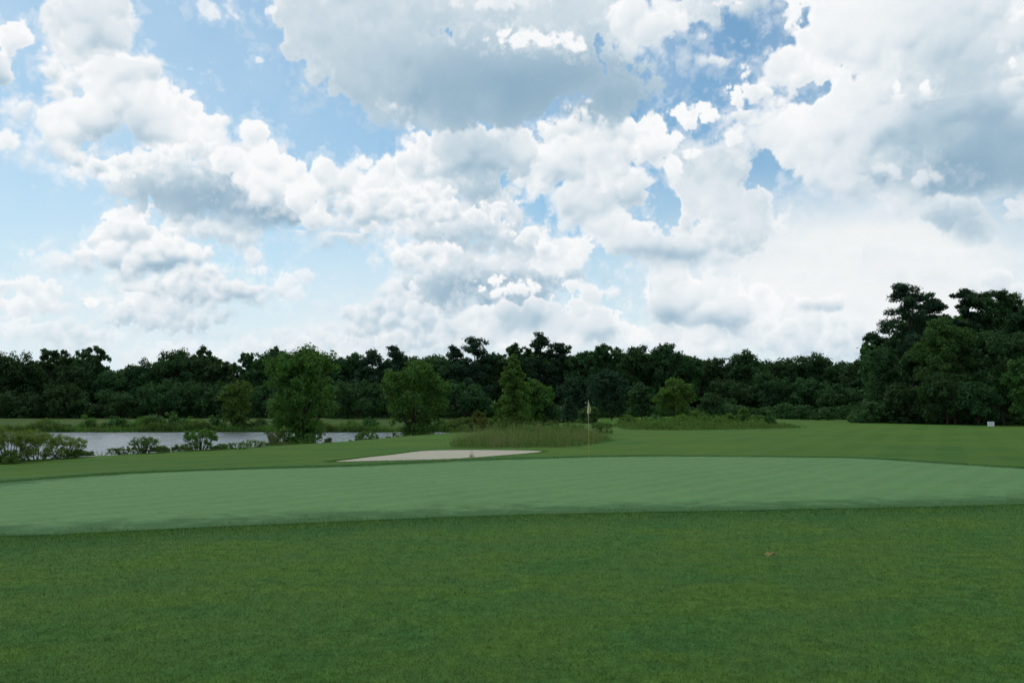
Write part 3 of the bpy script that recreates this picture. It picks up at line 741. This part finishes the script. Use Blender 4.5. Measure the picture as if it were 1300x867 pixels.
# ragged low growth on the near bank above the water, and thick on the far one
nb = POND[(POND[:, 1] < 62) & (POND[:, 0] > -34)]
for name_, line, off, n_, hg, lf, m_, s_ in (('bank_growth', nb, -5., 22000, .75, .03, 'sedge', 1.), ('bank_growth', nb, -4., 15000, 1.0, .03, 'willow', 2.)):
    t = r.uniform(0, len(line)-1.001, n_); ti = t.astype(int); P_ = line[ti]+(line[ti+1]-line[ti])*(t-ti)[:, None]
    td = unit(line[ti+1]-line[ti]); P_ = P_+np.column_stack([td[:, 1], -td[:, 0]])*(-off*.55+r.normal(0, .7, (n_, 1)))
    pn_ = patchy(P_, .8, s_); ok = pn_+r.normal(0, .3, n_) > -.1
    P_, pn_ = P_[ok], pn_[ok]; k9 = len(P_)
    H_ = hg*np.clip(.5+.4*pn_+.15*r.normal(0, 1, k9), .1, 1.4)
    Q_ = np.column_stack([P_, ground_z(P_[:, 0], P_[:, 1])+H_*r.uniform(0, 1, k9)**.7])
    V, F = leaf_quads(Q_, r.normal(0, .6, Q_.shape)+np.array([0, 0, .8]), lf*r.uniform(.5, 1.3, k9), r, .4)
    tag(mesh_obj(name_, V, F, M[m_]), kind='stuff')
fbk = POND[(POND[:, 1] > 100) & (POND[:, 0] > -100) & (POND[:, 0] < 0)]
n_ = 52000; t = r.uniform(0, len(fbk)-1.001, n_); ti = t.astype(int); P_ = fbk[ti]+(fbk[ti+1]-fbk[ti])*(t-ti)[:, None]
P_ = P_+np.column_stack([r.normal(0, .5, n_), np.abs(r.normal(0, 1.6, n_))-.3]); pn_ = patchy(P_, .33, 7.)
H_ = np.clip(.7+.75*pn_+.2*r.normal(0, 1, n_), .12, 2.2)
Q_ = np.column_stack([P_, ground_z(P_[:, 0], P_[:, 1])+H_*r.uniform(0, 1, n_)**.6])
V, F = leaf_quads(Q_, r.normal(0, .6, Q_.shape)+np.array([0, -.2, .8]), .12*r.uniform(.5, 1.3, n_), r)
tag(mesh_obj('far_bank_growth', V, F, M['sedge']), kind='stuff')

# ================================================================== PLANTS
FARG = 'trees of the far wood'
def far(px, top, w, d, kind, mat_, label, base=.16, **k):
    name = {'pine': 'pine_tree', 'cone': 'conifer_tree', 'open': 'thin_crowned_tree'}.get(kind, 'broadleaf_tree')
    plant(name, label, 'tree', px, top, w*(1.3 if kind in ('broad', 'dense') else 1.18), d, kind, mat_, base, FARG, **k)
T = far
T(-30, 446, 70, 152, 'broad', 'oak', 'dark tree cut by the left edge of the photo, behind the far fairway')
T(8, 447, 62, 150, 'broad', 'oak', 'dark round-topped tree at the left end of the far wood')
T(44, 456, 50, 152, 'broad', 'oak', 'dark tree slightly lower than its neighbours, left of the lace-topped tree')
T(74, 441, 50, 150, 'open', 'oak', 'lace-topped dark tree with sky showing through, above the left shrubs', .3)
T(117, 438, 38, 150, 'open', 'oak', 'tall spiky thin-topped tree standing left of the low notch in the treeline', .3)
T(96, 462, 44, 148, 'broad', 'oak', 'dark tree filled in between the lace-topped tree and the spiky one')
T(146, 470, 48, 149, 'broad', 'oak', 'low dark tree in the notch of the treeline left of the wide dome')
T(184, 457, 52, 150, 'broad', 'oak', 'dark tree forming the left shoulder of the wide domed crown')
T(224, 446, 70, 150, 'dense', 'oak', 'wide domed dark tree, broadest crown left of the round tree on the far bank')
T(258, 441, 46, 154, 'open', 'oak', 'ragged thin crown poking up behind the wide domed tree', .35)
T(280, 458, 36, 150, 'broad', 'oak', 'dark tree on the right shoulder of the wide dome, just before the sky notch')
T(316, 447, 36, 152, 'open', 'oak', 'thin tree with a single spike on top, behind the round tree on the far bank', .3)
T(346, 441, 46, 150, 'broad', 'oak', 'dark tree peeping out left of the big bank tree')
T(388, 446, 50, 155, 'broad', 'oak', 'dark tree almost wholly hidden behind the big bank tree')
T(424, 452, 42, 150, 'broad', 'oak', 'dark tree just right of the big bank tree')
T(447, 447, 36, 149, 'broad', 'oak', 'narrow dark tree midway between the two large bank trees')
T(473, 446, 42, 149, 'pine', 'pine', 'dark pine with a bumpy outline, left of the twin-peaked pine', .3)
T(500, 441, 42, 150, 'pine', 'pine', 'twin-peaked dark pine behind the left half of the second bank tree', .3)
T(532, 452, 42, 150, 'broad', 'oak', 'dark tree showing over the top of the second bank tree')
T(560, 464, 34, 149, 'broad', 'oak', 'lower dark tree between the second bank tree and the high pines')
T(578, 441, 36, 148, 'pine', 'pine', 'dark pine forming the left shoulder of the highest pine over the bunker', .25)
T(602, 431, 52, 147, 'pine', 'pine', 'highest dark pine above the bunker, full to the ground', .2)
T(630, 447, 38, 149, 'broad', 'oak', 'dark tree in the dip right of the highest pine above the bunker')
T(656, 436, 34, 150, 'open', 'oak', 'knobby thin-topped tree right behind the tall conifer by the reeds', .3)
T(686, 427, 46, 150, 'pine', 'pine', 'tallest dark pine of the middle wood, up and left of the flag', .3)
T(713, 436, 38, 151, 'pine', 'pine', 'dark pine with two knobs on top, between the tallest pine and the flag', .3)
T(739, 445, 38, 150, 'broad', 'oak', 'dark tree directly above the flag')
T(768, 435, 44, 152, 'open', 'oak', 'dark tree with a round hole of sky in its top, just right of the flag', .4)
T(802, 438, 48, 150, 'broad', 'oak', 'dark tree with a smooth even dome, right of the tree with the sky hole')
T(828, 448, 36, 152, 'broad', 'oak', 'dark tree sunk between the smooth dome and the flat knob')
T(846, 435, 36, 148, 'dense', 'oak', 'dark tree ending in a flat knob, last high crown before the treeline drops')
T(872, 450, 34, 150, 'broad', 'oak', 'dark tree on the slope right of the flat-knobbed tree')
T(906, 454, 44, 155, 'broad', 'oak', 'dark tree beside the dip, above the pale round tree')
T(944, 445, 50, 155, 'broad', 'oak', 'broad dark tree with a low peak over the weedy mound')
T(974, 457, 40, 157, 'broad', 'oak', 'dark tree in the low stretch right of the low peak')
T(1008, 450, 48, 158, 'broad', 'oak', 'dark domed tree over the end of the weedy mound')
T(1036, 449, 36, 158, 'broad', 'oak', 'dark tree over the bright far end of the fairway')
T(1064, 459, 44, 156, 'broad', 'oak', 'dark tree in the last dip before the right hand pines')
T(1090, 456, 44, 150, 'broad', 'oak', 'dark tree where the far wood meets the right hand pines')
# lower crowns at the wood's edge
T(20, 496, 64, 142, 'dense', 'oak', 'low dark tree at the wood edge above the leftmost willow bushes', .05)
T(78, 486, 60, 141, 'dense', 'oak', 'low spreading dark tree at the wood edge under the lace-topped tree', .05)
T(150, 494, 66, 140, 'dense', 'oak', 'low brownish-green tree at the wood edge below the treeline notch', .05)
T(205, 484, 70, 140, 'dense', 'oak', 'low dark tree at the wood edge below the wide dome', .05)
T(262, 482, 62, 140, 'dense', 'oak', 'low dark tree at the wood edge left of the round far bank tree', .05)
T(345, 490, 56, 140, 'dense', 'oak', 'low dark tree at the wood edge left of the big bank tree', .05)
T(455, 484, 66, 138, 'dense', 'oak', 'low dark tree at the wood edge between the two large bank trees', .05)
T(590, 484, 60, 136, 'dense', 'oak', 'low dark tree at the wood edge under the highest pine above the bunker', .05)
T(735, 478, 48, 128, 'dense', 'pine', 'low dark tree at the wood edge directly behind the flag', .04)
T(930, 482, 62, 140, 'dense', 'oak', 'low dark tree at the wood edge behind the weedy mound, left', .04)
T(978, 474, 66, 142, 'dense', 'oak', 'low dark tree at the wood edge behind the weedy mound, right', .04)
T(1030, 481, 56, 140, 'dense', 'oak', 'rusty dark tree at the wood edge by the bright far fairway', .04)
T(1076, 488, 60, 132, 'dense', 'oak', 'low dark tree at the corner of the far fairway below the last dip', .04)

RG = 'tall trees on the right'
def rt(px, top, w, d, kind, mat_, label, base=.1, **k):
    name = {'pine': 'pine_tree'}.get(kind, 'broadleaf_tree')
    plant(name, label, 'tree', px, top, w, d, kind, mat_, base, RG, **k)
rt(1112, 424, 56, 108, 'pine', 'pine', 'slim dark pine on the stepped left flank of the right hand trees', .1)
rt(1150, 366, 84, 95, 'pine', 'pine', 'tall pine with sky gaps in its clustered crown, leftmost high peak on the right', .42, dens=.9)
rt(1183, 378, 58, 97, 'pine', 'pine', 'tall pine joined to the right side of the gappy leftmost peak', .4, dens=.9)
rt(1126, 442, 66, 90, 'dense', 'oak', 'dark rounded tree below the gappy tall pine, at the fairway corner', .04)
rt(1172, 436, 78, 88, 'dense', 'oak', 'brownish dark tree filling the space under the two gappy pines', .04)
rt(1228, 370, 62, 96, 'pine', 'pine', 'tall pine just right of the notch between the two right hand peaks', .3)
rt(1262, 368, 70, 95, 'broad', 'oak', 'highest broad crown near the right edge, above the white sign', .2)
rt(1300, 384, 84, 94, 'broad', 'oak', 'tall dark tree cut by the right edge of the photo', .2)
rt(1206, 404, 92, 84, 'dense', 'mid', 'leafy olive-green tree in front of the right hand pines, left of the white sign', .03)
rt(1268, 416, 100, 82, 'dense', 'oak', 'large dark green tree standing right behind the white sign', .03)
rt(1200, 474, 78, 79, 'dense', 'oak', 'low dark bushy tree at the foot of the right hand trees, left of the sign', .0)
rt(1240, 484, 70, 78, 'dense', 'oak', 'low very dark tree directly over the white sign', .0)
rt(1146, 486, 64, 84, 'dense', 'oak', 'low dark tree at the foot of the gappy tall pine', .0)
rt(1306, 452, 64, 74, 'dense', 'mid', 'olive-green tree leaning in at the right edge beside the white sign', .0)
rt(1352, 400, 90, 84, 'broad', 'oak', 'tall tree just past the right edge of the photo', .1)
rt(1420, 410, 110, 80, 'dense', 'oak', 'broad tree well past the right edge of the photo', .1)

MG = 'trees round the pond'
def mt(px, top, w, d, kind, mat_, label, base=.02, name='broadleaf_tree', **k):
    plant(name, label, 'tree', px, top, w, d, kind, mat_, base, MG, **k)
mt(384, 438, 104, 52, 'bank', 'olive', 'big olive-green tree leafy to the ground on the near bank, largest by the pond', .0, leaf=.10, dens=1.1)
mt(527, 459, 92, 70, 'bank', 'olive', 'second bank tree, spreading olive crown over the end of the pond', .03, leaf=.12)
mt(303, 482, 46, 112, 'bank', 'fresh', 'round pale-topped tree alone on the far bank of the pond', .0)
mt(652, 451, 66, 60, 'cone', 'fresh', 'tall mid-green conifer with drooping layers behind the reed bed', .0, name='conifer_tree', dens=1.3)
mt(681, 480, 50, 66, 'dense', 'olive', 'yellowish-green tree leaning out right of the tall conifer', .0)
mt(697, 510, 34, 66, 'dense', 'oak', 'small dark bushy tree at the right foot of the yellowish tree', .0)
mt(722, 504, 34, 96, 'cone', 'pine', 'small dark young conifer just left of the flag', .0, name='conifer_tree')
mt(776, 468, 58, 104, 'dense', 'pine', 'dark egg-shaped tree standing just right of the flag', .0)
mt(814, 486, 42, 98, 'dense', 'oak', 'small dark tree between the egg-shaped tree and the pale round one', .0)
mt(856, 480, 52, 94, 'dense', 'fresh', 'pale green round tree in front of the wood at the weedy mound', .0)
mt(902, 500, 36, 104, 'dense', 'oak', 'small dull tree right of the pale green round tree', .0)

NG = 'bushes on the near bank'; CG = 'shrubs by the reeds and weeds'
def sh(px, top, w, d, mat_, label, kind='shrub', name='shrub', group=None, cat='shrub', **k):
    if group == CG and 795 < px < 1000: top -= 7
    if group == CG: w *= 1.25; mat_ = {'grey': 'sedge', 'oak': 'mid'}.get(mat_, mat_)
    if group == NG: w *= 1.4 if px < 400 else .9; top -= 4 if px < 400 else -2; k['dens'] = k.get('dens', 1.)*(.75 if kind == 'leggy' else 1.2); k.setdefault('leaf', .026+.0004*(d-26))
    plant(name, label, cat, px, top, w, d, kind, mat_, .0, group, **k)
sh(14, 546, 60, 26.5, 'willow', 'tall willow bush at the left edge with bare stems over the water', 'leggy', 'willow_bush', NG, dens=1.5)
sh(52, 549, 46, 27.5, 'willow', 'bright-topped willow bush with pond light between its stems', 'leggy', 'willow_bush', NG, dens=1.4)
sh(84, 556, 34, 28.5, 'willow', 'slender willow bush at the right end of the bright clump', 'leggy', 'willow_bush', NG, dens=1.2)
sh(4, 574, 34, 25.5, 'sedge', 'low dark scrub under the willow bush at the left edge', group=NG)
sh(95, 571, 26, 28.5, 'sedge', 'low rounded scrub where the open water begins', group=NG)
sh(110, 575, 14, 29.2, 'sedge', 'tiny knob of scrub beside the open water', group=NG)
sh(160, 573, 34, 31, 'fresh', 'low ragged bush in front of the brightest water', 'leggy', group=NG, dens=1.6)
sh(183, 557, 26, 31.5, 'fresh', 'upright feathery bush midway along the near bank', 'leggy', group=NG, dens=1.5)
sh(205, 572, 26, 32, 'sedge', 'low bush just right of the feathery upright one', group=NG)
sh(231, 572, 24, 33, 'sedge', 'low dark bush left of the arching bush', group=NG)
sh(254, 546, 30, 34, 'fresh', 'tallest arching bush on the near bank, left of the big bank tree', 'leggy', group=NG, dens=2.)
sh(278, 566, 18, 34.5, 'fresh', 'small round bush right of the arching bush', group=NG)
sh(300, 570, 26, 35, 'sedge', 'low bush between the arching bush and the reddish one', 'leggy', group=NG)
sh(322, 562, 24, 37, 'sedge', 'thin bush with water behind it, left of the reddish one', 'leggy', group=NG)
sh(348, 545, 34, 44, 'grey', 'reddish-brown bush against the left foot of the big bank tree', group=NG, dens=1.2)
sh(418, 552, 36, 50, 'grey', 'brownish bush against the right foot of the big bank tree', group=NG)
sh(452, 548, 26, 58, 'sedge', 'low bush in the gap between the two large bank trees', group=NG)
sh(466, 541, 34, 56, 'fresh', 'leafy bush left of the second bank tree, over the water', 'leggy', group=NG, dens=1.5)
sh(494, 546, 22, 62, 'sedge', 'low dark bush at the left foot of the second bank tree', group=NG)
sh(548, 540, 22, 84, 'sedge', 'small bush at the right foot of the second bank tree', group=NG)
sh(574, 541, 24, 84, 'sedge', 'small bush at the tip of the pond', group=NG)
FG = 'shrubs on the far bank'
for (px, top, w, d, m_, lab) in [
    (24, 541, 40, 113, 'sedge', 'low far bank shrub above the bright willow clump'),
    (82, 539, 26, 112, 'oak', 'dark far bank shrub beside the left end of the visible water'),
    (112, 527, 26, 112, 'fresh', 'pale rounded far bank shrub, leftmost above the open water'),
    (134, 536, 26, 111, 'sedge', 'low far bank shrub right of the pale rounded one'),
    (152, 529, 28, 112, 'oak', 'dark far bank shrub left of the widest one'),
    (183, 525, 34, 112, 'fresh', 'full green far bank shrub on the left side of the widest one'),
    (212, 523, 48, 112, 'oak', 'widest and darkest shrub on the far bank'),
    (240, 529, 26, 112, 'olive', 'yellow-green far bank shrub right of the widest one'),
    (258, 536, 26, 111, 'sedge', 'low far bank shrub left of the round pale-topped tree'),
    (275, 526, 28, 113, 'oak', 'dark far bank shrub against the round pale-topped tree'),
    (328, 532, 32, 113, 'oak', 'dark far bank shrub right of the round pale-topped tree'),
    (346, 536, 26, 112, 'sedge', 'low far bank shrub meeting the big bank tree'),
    (446, 533, 28, 114, 'sedge', 'far bank shrub just right of the big bank tree'),
    (470, 531, 26, 114, 'oak', 'dark far bank shrub in the middle of the gap between the bank trees'),
    (560, 531, 30, 112, 'oak', 'dark far bank shrub right of the second bank tree'),
    (584, 529, 30, 108, 'sedge', 'far bank shrub left of the yellow bush')]:
    sh(px, top-2, w*1.25, d, {'oak': 'mid'}.get(m_, m_), lab, group=FG)
sh(607, 517, 26, 66, 'yellow', 'bright yellow-green bush left of the tall conifer', group=CG)
sh(628, 528, 28, 68, 'fresh', 'green bush between the yellow one and the tall conifer', group=CG)
sh(596, 536, 30, 60, 'sedge', 'low bush behind the left end of the reed bed', group=CG)
sh(700, 533, 70, 50, 'grey', 'pale bushy growth behind the reeds left of the flagstick', group=CG)
sh(764, 534, 22, 50, 'grey', 'pale upright growth behind the reeds right of the flagstick', 'leggy', group=CG, dens=1.4)
sh(745, 512, 30, 92, 'oak', 'dark bush behind the flag cloth', group=CG)
sh(800, 532, 30, 84, 'sedge', 'low dark shrub at the left end of the weedy mound', group=CG)
sh(830, 531, 30, 80, 'oak', 'dark shrub below the small dark tree', group=CG)
sh(850, 536, 28, 74, 'fresh', 'green shrub at the foot of the pale round tree', group=CG)
sh(884, 527, 30, 84, 'fresh', 'fresh green shrub right of the pale round tree', group=CG)
sh(912, 533, 24, 72, 'sedge', 'low shrub in the middle of the weedy mound', group=CG)
sh(943, 521, 18, 74, 'fresh', 'upright shrub rising above the weeds right of centre on the mound', group=CG)
sh(958, 531, 22, 73, 'sedge', 'low shrub close right of the upright one on the mound', group=CG)
sh(976, 526, 16, 74, 'oak', 'small dark shrub at the right end of the weedy mound', group=CG)
sh(866, 531, 24, 73, 'fresh', 'leafy green shrub at the left front of the weedy mound', group=CG)
sh(898, 527, 26, 76, 'mid', 'dark leafy shrub rising behind the low one on the weedy mound', group=CG)
sh(927, 529, 22, 75, 'fresh', 'rounded leafy shrub left of the upright one on the mound', group=CG)
sh(734, 534, 22, 46, 'fresh', 'small leafy shrub growing up through the right end of the reeds', group=CG)
sh(676, 537, 24, 44, 'mid', 'small leafy shrub in the middle of the reed bed', group=CG)
sh(1086, 524, 22, 104, 'grey', 'small pale bush at the corner of the far fairway', group=CG)

# the depth of the wood behind, and its dim floor: no single trees to be told apart
def woods(name, spans, material, leaf, seed):
    rg = np.random.default_rng(seed); VV = []; 
    for (x0, x1, d0, d1, topfun, nclump) in spans:
        px = rg.uniform(x0, x1, nclump); d = rg.uniform(d0, d1, nclump)
        x = east(px, d); zg = ground_z(x, d)
        top = CAM_Z+d*np.array([slope(t_) for t_ in topfun(px)])
        zz = zg+(top-zg)*rg.uniform(0, 1, nclump)**.8
        R = rg.uniform(.7, 1.7, nclump)*leaf/.45
        for c_, rr in zip(np.column_stack([x, d, zz]), R):
            m = 26; dr = unit(rg.normal(0, 1, (m, 3)))
            P = c_+dr*rr*rg.uniform(.4, 1.05, (m, 1))*np.array([1, 1, .75])
            VV.append(leaf_quads(P, dr+np.array([0, 0, .5]), leaf*rg.uniform(.6, 1.3, m), rg)[0])
    V = np.concatenate(VV); V[:, 2] = np.maximum(V[:, 2], np.repeat(0, len(V))-2)
    return tag(mesh_obj(name, V, np.arange(len(V)).reshape(-1, 4), material), kind='stuff')
woods('woods', [(-330, 720, 158, 176, lambda p: 461+4*np.sin(p*.043)+4*np.sin(p*.11)+16*np.exp(-((p-148)/22)**2)+17*np.exp(-((p-291)/16)**2)-6*smooth1(560, 700, p), 6500),
                (-1000, -330, 150, 176, lambda p: 452+8*np.sin(p*.03)+5*np.sin(p*.11), 4200), (1500, 2000, 88, 112, lambda p: 400+14*np.sin(p*.03), 2200),
                (700, 1120, 158, 178, lambda p: 455+4*np.sin(p*.09)+11*smooth1(870, 900, p), 3400),
                (1105, 1500, 100, 112, lambda p: 446-40*smooth1(1110, 1175, p)+5*np.sin(p*.09), 3400)], M['oak'], .42, 8)
woods('undergrowth', [(-1000, 640, 140, 152, lambda p: 516+4*np.sin(p*.07), 2600),
                      (640, 1090, 118, 140, lambda p: 518+3*np.sin(p*.08), 1300),
                      (1085, 1440, 84, 96, lambda p: 519+9*np.sin(p*.06)+6*np.sin(p*.17), 1000)], M['oak'], .26, 9)

# ================================================================== FLAGSTICK, SIGN, SMALL THINGS
def box(x0, x1, y0, y1, z0, z1):
    V = [(x, y, z) for z in (z0, z1) for y in (y0, y1) for x in (x0, x1)]
    F = [(0, 2, 3, 1), (4, 5, 7, 6), (0, 1, 5, 4), (2, 6, 7, 3), (0, 4, 6, 2), (1, 3, 7, 5)]
    return np.array(V, float), np.array(F)
def join(parts):
    VV, FF, o = [], [], 0
    for V, F in parts: VV.append(V); FF.append(F+o); o += len(V)
    return np.concatenate(VV), np.concatenate(FF)
def bevel(o, w=.006):
    b = o.modifiers.new('edge', 'BEVEL'); b.width = w; b.segments = 2
fd = 28.3; fx = east(747.5, fd, 580)
fz = float(ground_z(np.array([fx]), np.array([fd]), False)[0])+.012
fs = tag(empty('flagstick', (fx, fd, fz)), 'thin flagstick with a limp pale flag, standing at the back edge of the green', 'flagstick')
HT = 2.0
V, F = tubes([([(0, 0, -.08), (0, 0, .5), (0.002, 0, 1.0)], [.014, .013, .012])], 10); mesh_obj('lower_pole', V, F, M['pole_y'], fs, True)
V, F = tubes([([(0.002, 0, 1.0), (.003, 0, 1.5), (0, 0, HT)], [.0115, .0105, .009])], 10); mesh_obj('upper_pole', V, F, M['pole_w'], fs, True)
V, F = tubes([([(0, 0, HT), (0, 0, HT+.012), (0, 0, HT+.03)], [.014, .015, .004])], 10); mesh_obj('pole_tip', V, F, M['pole_w'], fs, True)
# the limp cloth: hangs from the top of the pole in folds
nu, nv = 15, 26; V = []
for j in range(nv):
    v = j/(nv-1)
    for i in range(nu):
        u = i/(nu-1)
        spread = .060+.075*math.sin(min(1, v*1.25)*math.pi*.62)
        xx_ = (u-.35)*spread*.8+.016*v*math.sin(v*4)
        yy_ = .034*math.sin(u*9.5+v*2.4)*(.35+v)
        V.append((xx_, yy_, HT-.03-.44*v-.05*u*(1-v)+(-.05 if .25 < u < .62 else .02)*v*v))
F = [(j*nu+i, j*nu+i+1, (j+1)*nu+i+1, (j+1)*nu+i) for j in range(nv-1) for i in range(nu-1)]
fl = mesh_obj('flag', V, F, M['flag'], fs, True); so = fl.modifiers.new('cloth', 'SOLIDIFY'); so.thickness = .003
a = np.arange(24)/24*2*np.pi
V = np.concatenate([np.column_stack([np.cos(a)*rr, np.sin(a)*rr, np.full(24, z_)]) for rr, z_ in ((.060, .002), (.054, .003), (.054, -.06))])
F = [(k*24+i, k*24+(i+1) % 24, (k+1)*24+(i+1) % 24, (k+1)*24+i) for k in range(2) for i in range(24)]
mesh_obj('cup', V, F, M['cup'], fs, True)

sd_ = 66.; sx = east(1258, sd_, 540); sz = gz(sx, sd_)
zc = CAM_Z+sd_*slope(538.3)
sg_ = tag(empty('sign', (sx, sd_, sz)), 'small white notice board on the crest before the right hand trees', 'sign')
hh_ = zc-sz
b = mesh_obj('board', *box(-.28, .28, -.012, .012, hh_-.19, hh_+.19), M['white'], sg_); bevel(b, .008)
for s_ in (-.17, .17):
    p_ = mesh_obj('post', *box(s_-.03, s_+.03, .013, .06, -.3, hh_+.15), M['post'], sg_); bevel(p_, .005)
# two faint lines of lettering, too far off to read
mesh_obj('lettering', *join([box(-.20, -.05, -.0155, -.0125, hh_+.05, hh_+.10), box(.0, .19, -.0155, -.0125, hh_+.05, hh_+.10), box(-.15, .13, -.0155, -.0125, hh_-.05, hh_-.015)]), M['letter'], sg_)

# dark tuft on the front lip of the bunker
tx, ty = east(594, 28.2, 583), 28.2
rt_ = np.random.default_rng(21)
tz = gz(tx, ty)
tf = tag(empty('grass_tuft', (tx, ty, tz)), 'small dark tuft of grass on the front lip of the bunker', 'tuft')
P = rt_.normal(0, 1, (1500, 3))*np.array([.17, .09, .06])+np.array([0, 0, .06]); P[:, 2] = np.abs(P[:, 2])*(.8+1.9*np.exp(-((P[:, 0]-.14)/.09)**2))
V, F = leaf_quads(P, rt_.normal(0, 1, P.shape)+np.array([0, 0, .6]), rt_.uniform(.012, .03, len(P)), rt_, .35)
tag(mesh_obj('blades', V, F, M['oak'], tf), kind='stuff')
a = np.arange(18)/18*2*np.pi
ring = lambda rr, z_: np.column_stack([np.cos(a)*.2*rr, np.sin(a)*.09*rr, np.full(18, z_)])
V = np.concatenate([ring(1, -.03), ring(.75, .03), ring(.35, .06), [[0, 0, .065]]])
F = [(k*18+i, k*18+(i+1) % 18, (k+1)*18+(i+1) % 18, (k+1)*18+i) for k in range(2) for i in range(18)]+[(36+i, 36+(i+1) % 18, 54, 54) for i in range(0)]
mesh_obj('soil_clod', V, F, M['bark'], tf, True)
# bare divot in the front lawn
dx_, dy_ = east(977, 9.55, 702), 9.55
a = np.arange(26)/26*2*np.pi; wob_ = 1+.28*np.sin(a*3+1)+.16*np.sin(a*5)
V = np.concatenate([np.column_stack([dx_+np.cos(a)*.07*wob_*q_, dy_+np.sin(a)*.07*wob_*q_+np.cos(a)*.05*q_, np.full(26, 0.)]) for q_ in (1, .8, .55, .25, .05)])
V[:, 2] = ground_z(V[:, 0], V[:, 1])+np.repeat([.004, .018, .022, .02, .021], 26)+.004*np.sin(V[:, 0]*90)
F = [(k*26+i, k*26+(i+1) % 26, (k+1)*26+(i+1) % 26, (k+1)*26+i) for k in range(4) for i in range(26)]
dv = mesh_obj('divot', V-np.array([dx_, dy_, 0]), F, M['straw'], None, True, (dx_, dy_, 0))
tag(dv, 'bare straw-brown divot in the dark lawn this side of the green', 'divot')

# ================================================================== SKY, SUN, CAMERA
def build_world():
    w = bpy.data.worlds.new('World'); bpy.context.scene.world = w; w.use_nodes = True
    nt = w.node_tree; bg = nt.nodes['Background']
    sky_ = N(nt, 'ShaderNodeTexSky'); sky_.sky_type = 'NISHITA'; sky_.sun_disc = False
    sky_.sun_elevation = math.radians(SUN_EL); sky_.sun_rotation = math.radians(SUN_AZ)
    sky_.air_density = 1.; sky_.dust_density = .7; sky_.ozone_density = 2.2
    arr, _, _ = cloud_sky()
    H, W = arr.shape[:2]
    im = bpy.data.images.new('cumulus', W, H, alpha=True, float_buffer=True)
    im.colorspace_settings.name = 'Non-Color'; im.alpha_mode = 'CHANNEL_PACKED'
    im.pixels.foreach_set(np.ascontiguousarray(arr, np.float32).ravel()); im.update(); im.pack()
    co = N(nt, 'ShaderNodeTexCoord').outputs['Generated']
    s = N(nt, 'ShaderNodeSeparateXYZ'); nt.links.new(co, s.inputs[0])
    az = mth(nt, 'ARCTAN2', s.outputs[0], s.outputs[1]); el = mth(nt, 'ARCSINE', s.outputs[2])
    cb = N(nt, 'ShaderNodeCombineXYZ')
    nt.links.new(mrange(nt, az, AZ0, AZ1, 0, 1, False), cb.inputs[0]); nt.links.new(mrange(nt, el, EL0, EL1, 0, 1, False), cb.inputs[1])
    tx_ = N(nt, 'ShaderNodeTexImage'); tx_.image = im; tx_.extension = 'MIRROR'; tx_.interpolation = 'Cubic'
    nt.links.new(cb.outputs[0], tx_.inputs[0])
    cl = mixc(nt, 1., tx_.outputs['Color'], (CLOUD_GAIN/SKY_STR,)*3, 'MULTIPLY')
    blue = mixc(nt, 1., sky_.outputs[0], SKY_TINT, 'MULTIPLY')
    nt.links.new(mixc(nt, tx_.outputs['Alpha'], blue, cl), bg.inputs['Color']); bg.inputs['Strength'].default_value = SKY_STR
SUN_EL, SUN_AZ, SKY_STR, CLOUD_GAIN, SKY_TINT = 56., -38., .1, 1.0, (.76, 1.14, 1.15)
build_world()
sl = bpy.data.lights.new('sun', 'SUN'); sl.energy = 1.2; sl.angle = math.radians(14); sl.color = (1, .94, .82)
so_ = bpy.data.objects.new('sun', sl); C.objects.link(so_)
sv = Vector((math.sin(math.radians(SUN_AZ))*math.cos(math.radians(SUN_EL)), math.cos(math.radians(SUN_AZ))*math.cos(math.radians(SUN_EL)), math.sin(math.radians(SUN_EL))))
so_.rotation_euler = sv.to_track_quat('Z', 'Y').to_euler(); so_.location = sv*60

cam = bpy.data.cameras.new('camera'); cam.sensor_width = 36; cam.lens = F_PX/1300*36; cam.clip_end = 9000; cam.clip_start = .05
co_ = bpy.data.objects.new('camera', cam); C.objects.link(co_)
co_.location = (0, 0, CAM_Z+gz(0, 0)*0); co_.rotation_euler = (math.pi/2+PITCH, 0, 0)
sc = bpy.context.scene; sc.camera = co_
sc.view_settings.view_transform = 'Standard'; sc.view_settings.look = 'None'; sc.view_settings.exposure = 0; sc.view_settings.gamma = 1; sc.view_settings.use_curve_mapping = False
sc.render.engine = 'CYCLES'; sc.cycles.max_bounces = 6; sc.cycles.diffuse_bounces = 3; sc.cycles.glossy_bounces = 2; sc.cycles.transmission_bounces = 4
sc.cycles.use_denoising = True; sc.cycles.sample_clamp_indirect = 4
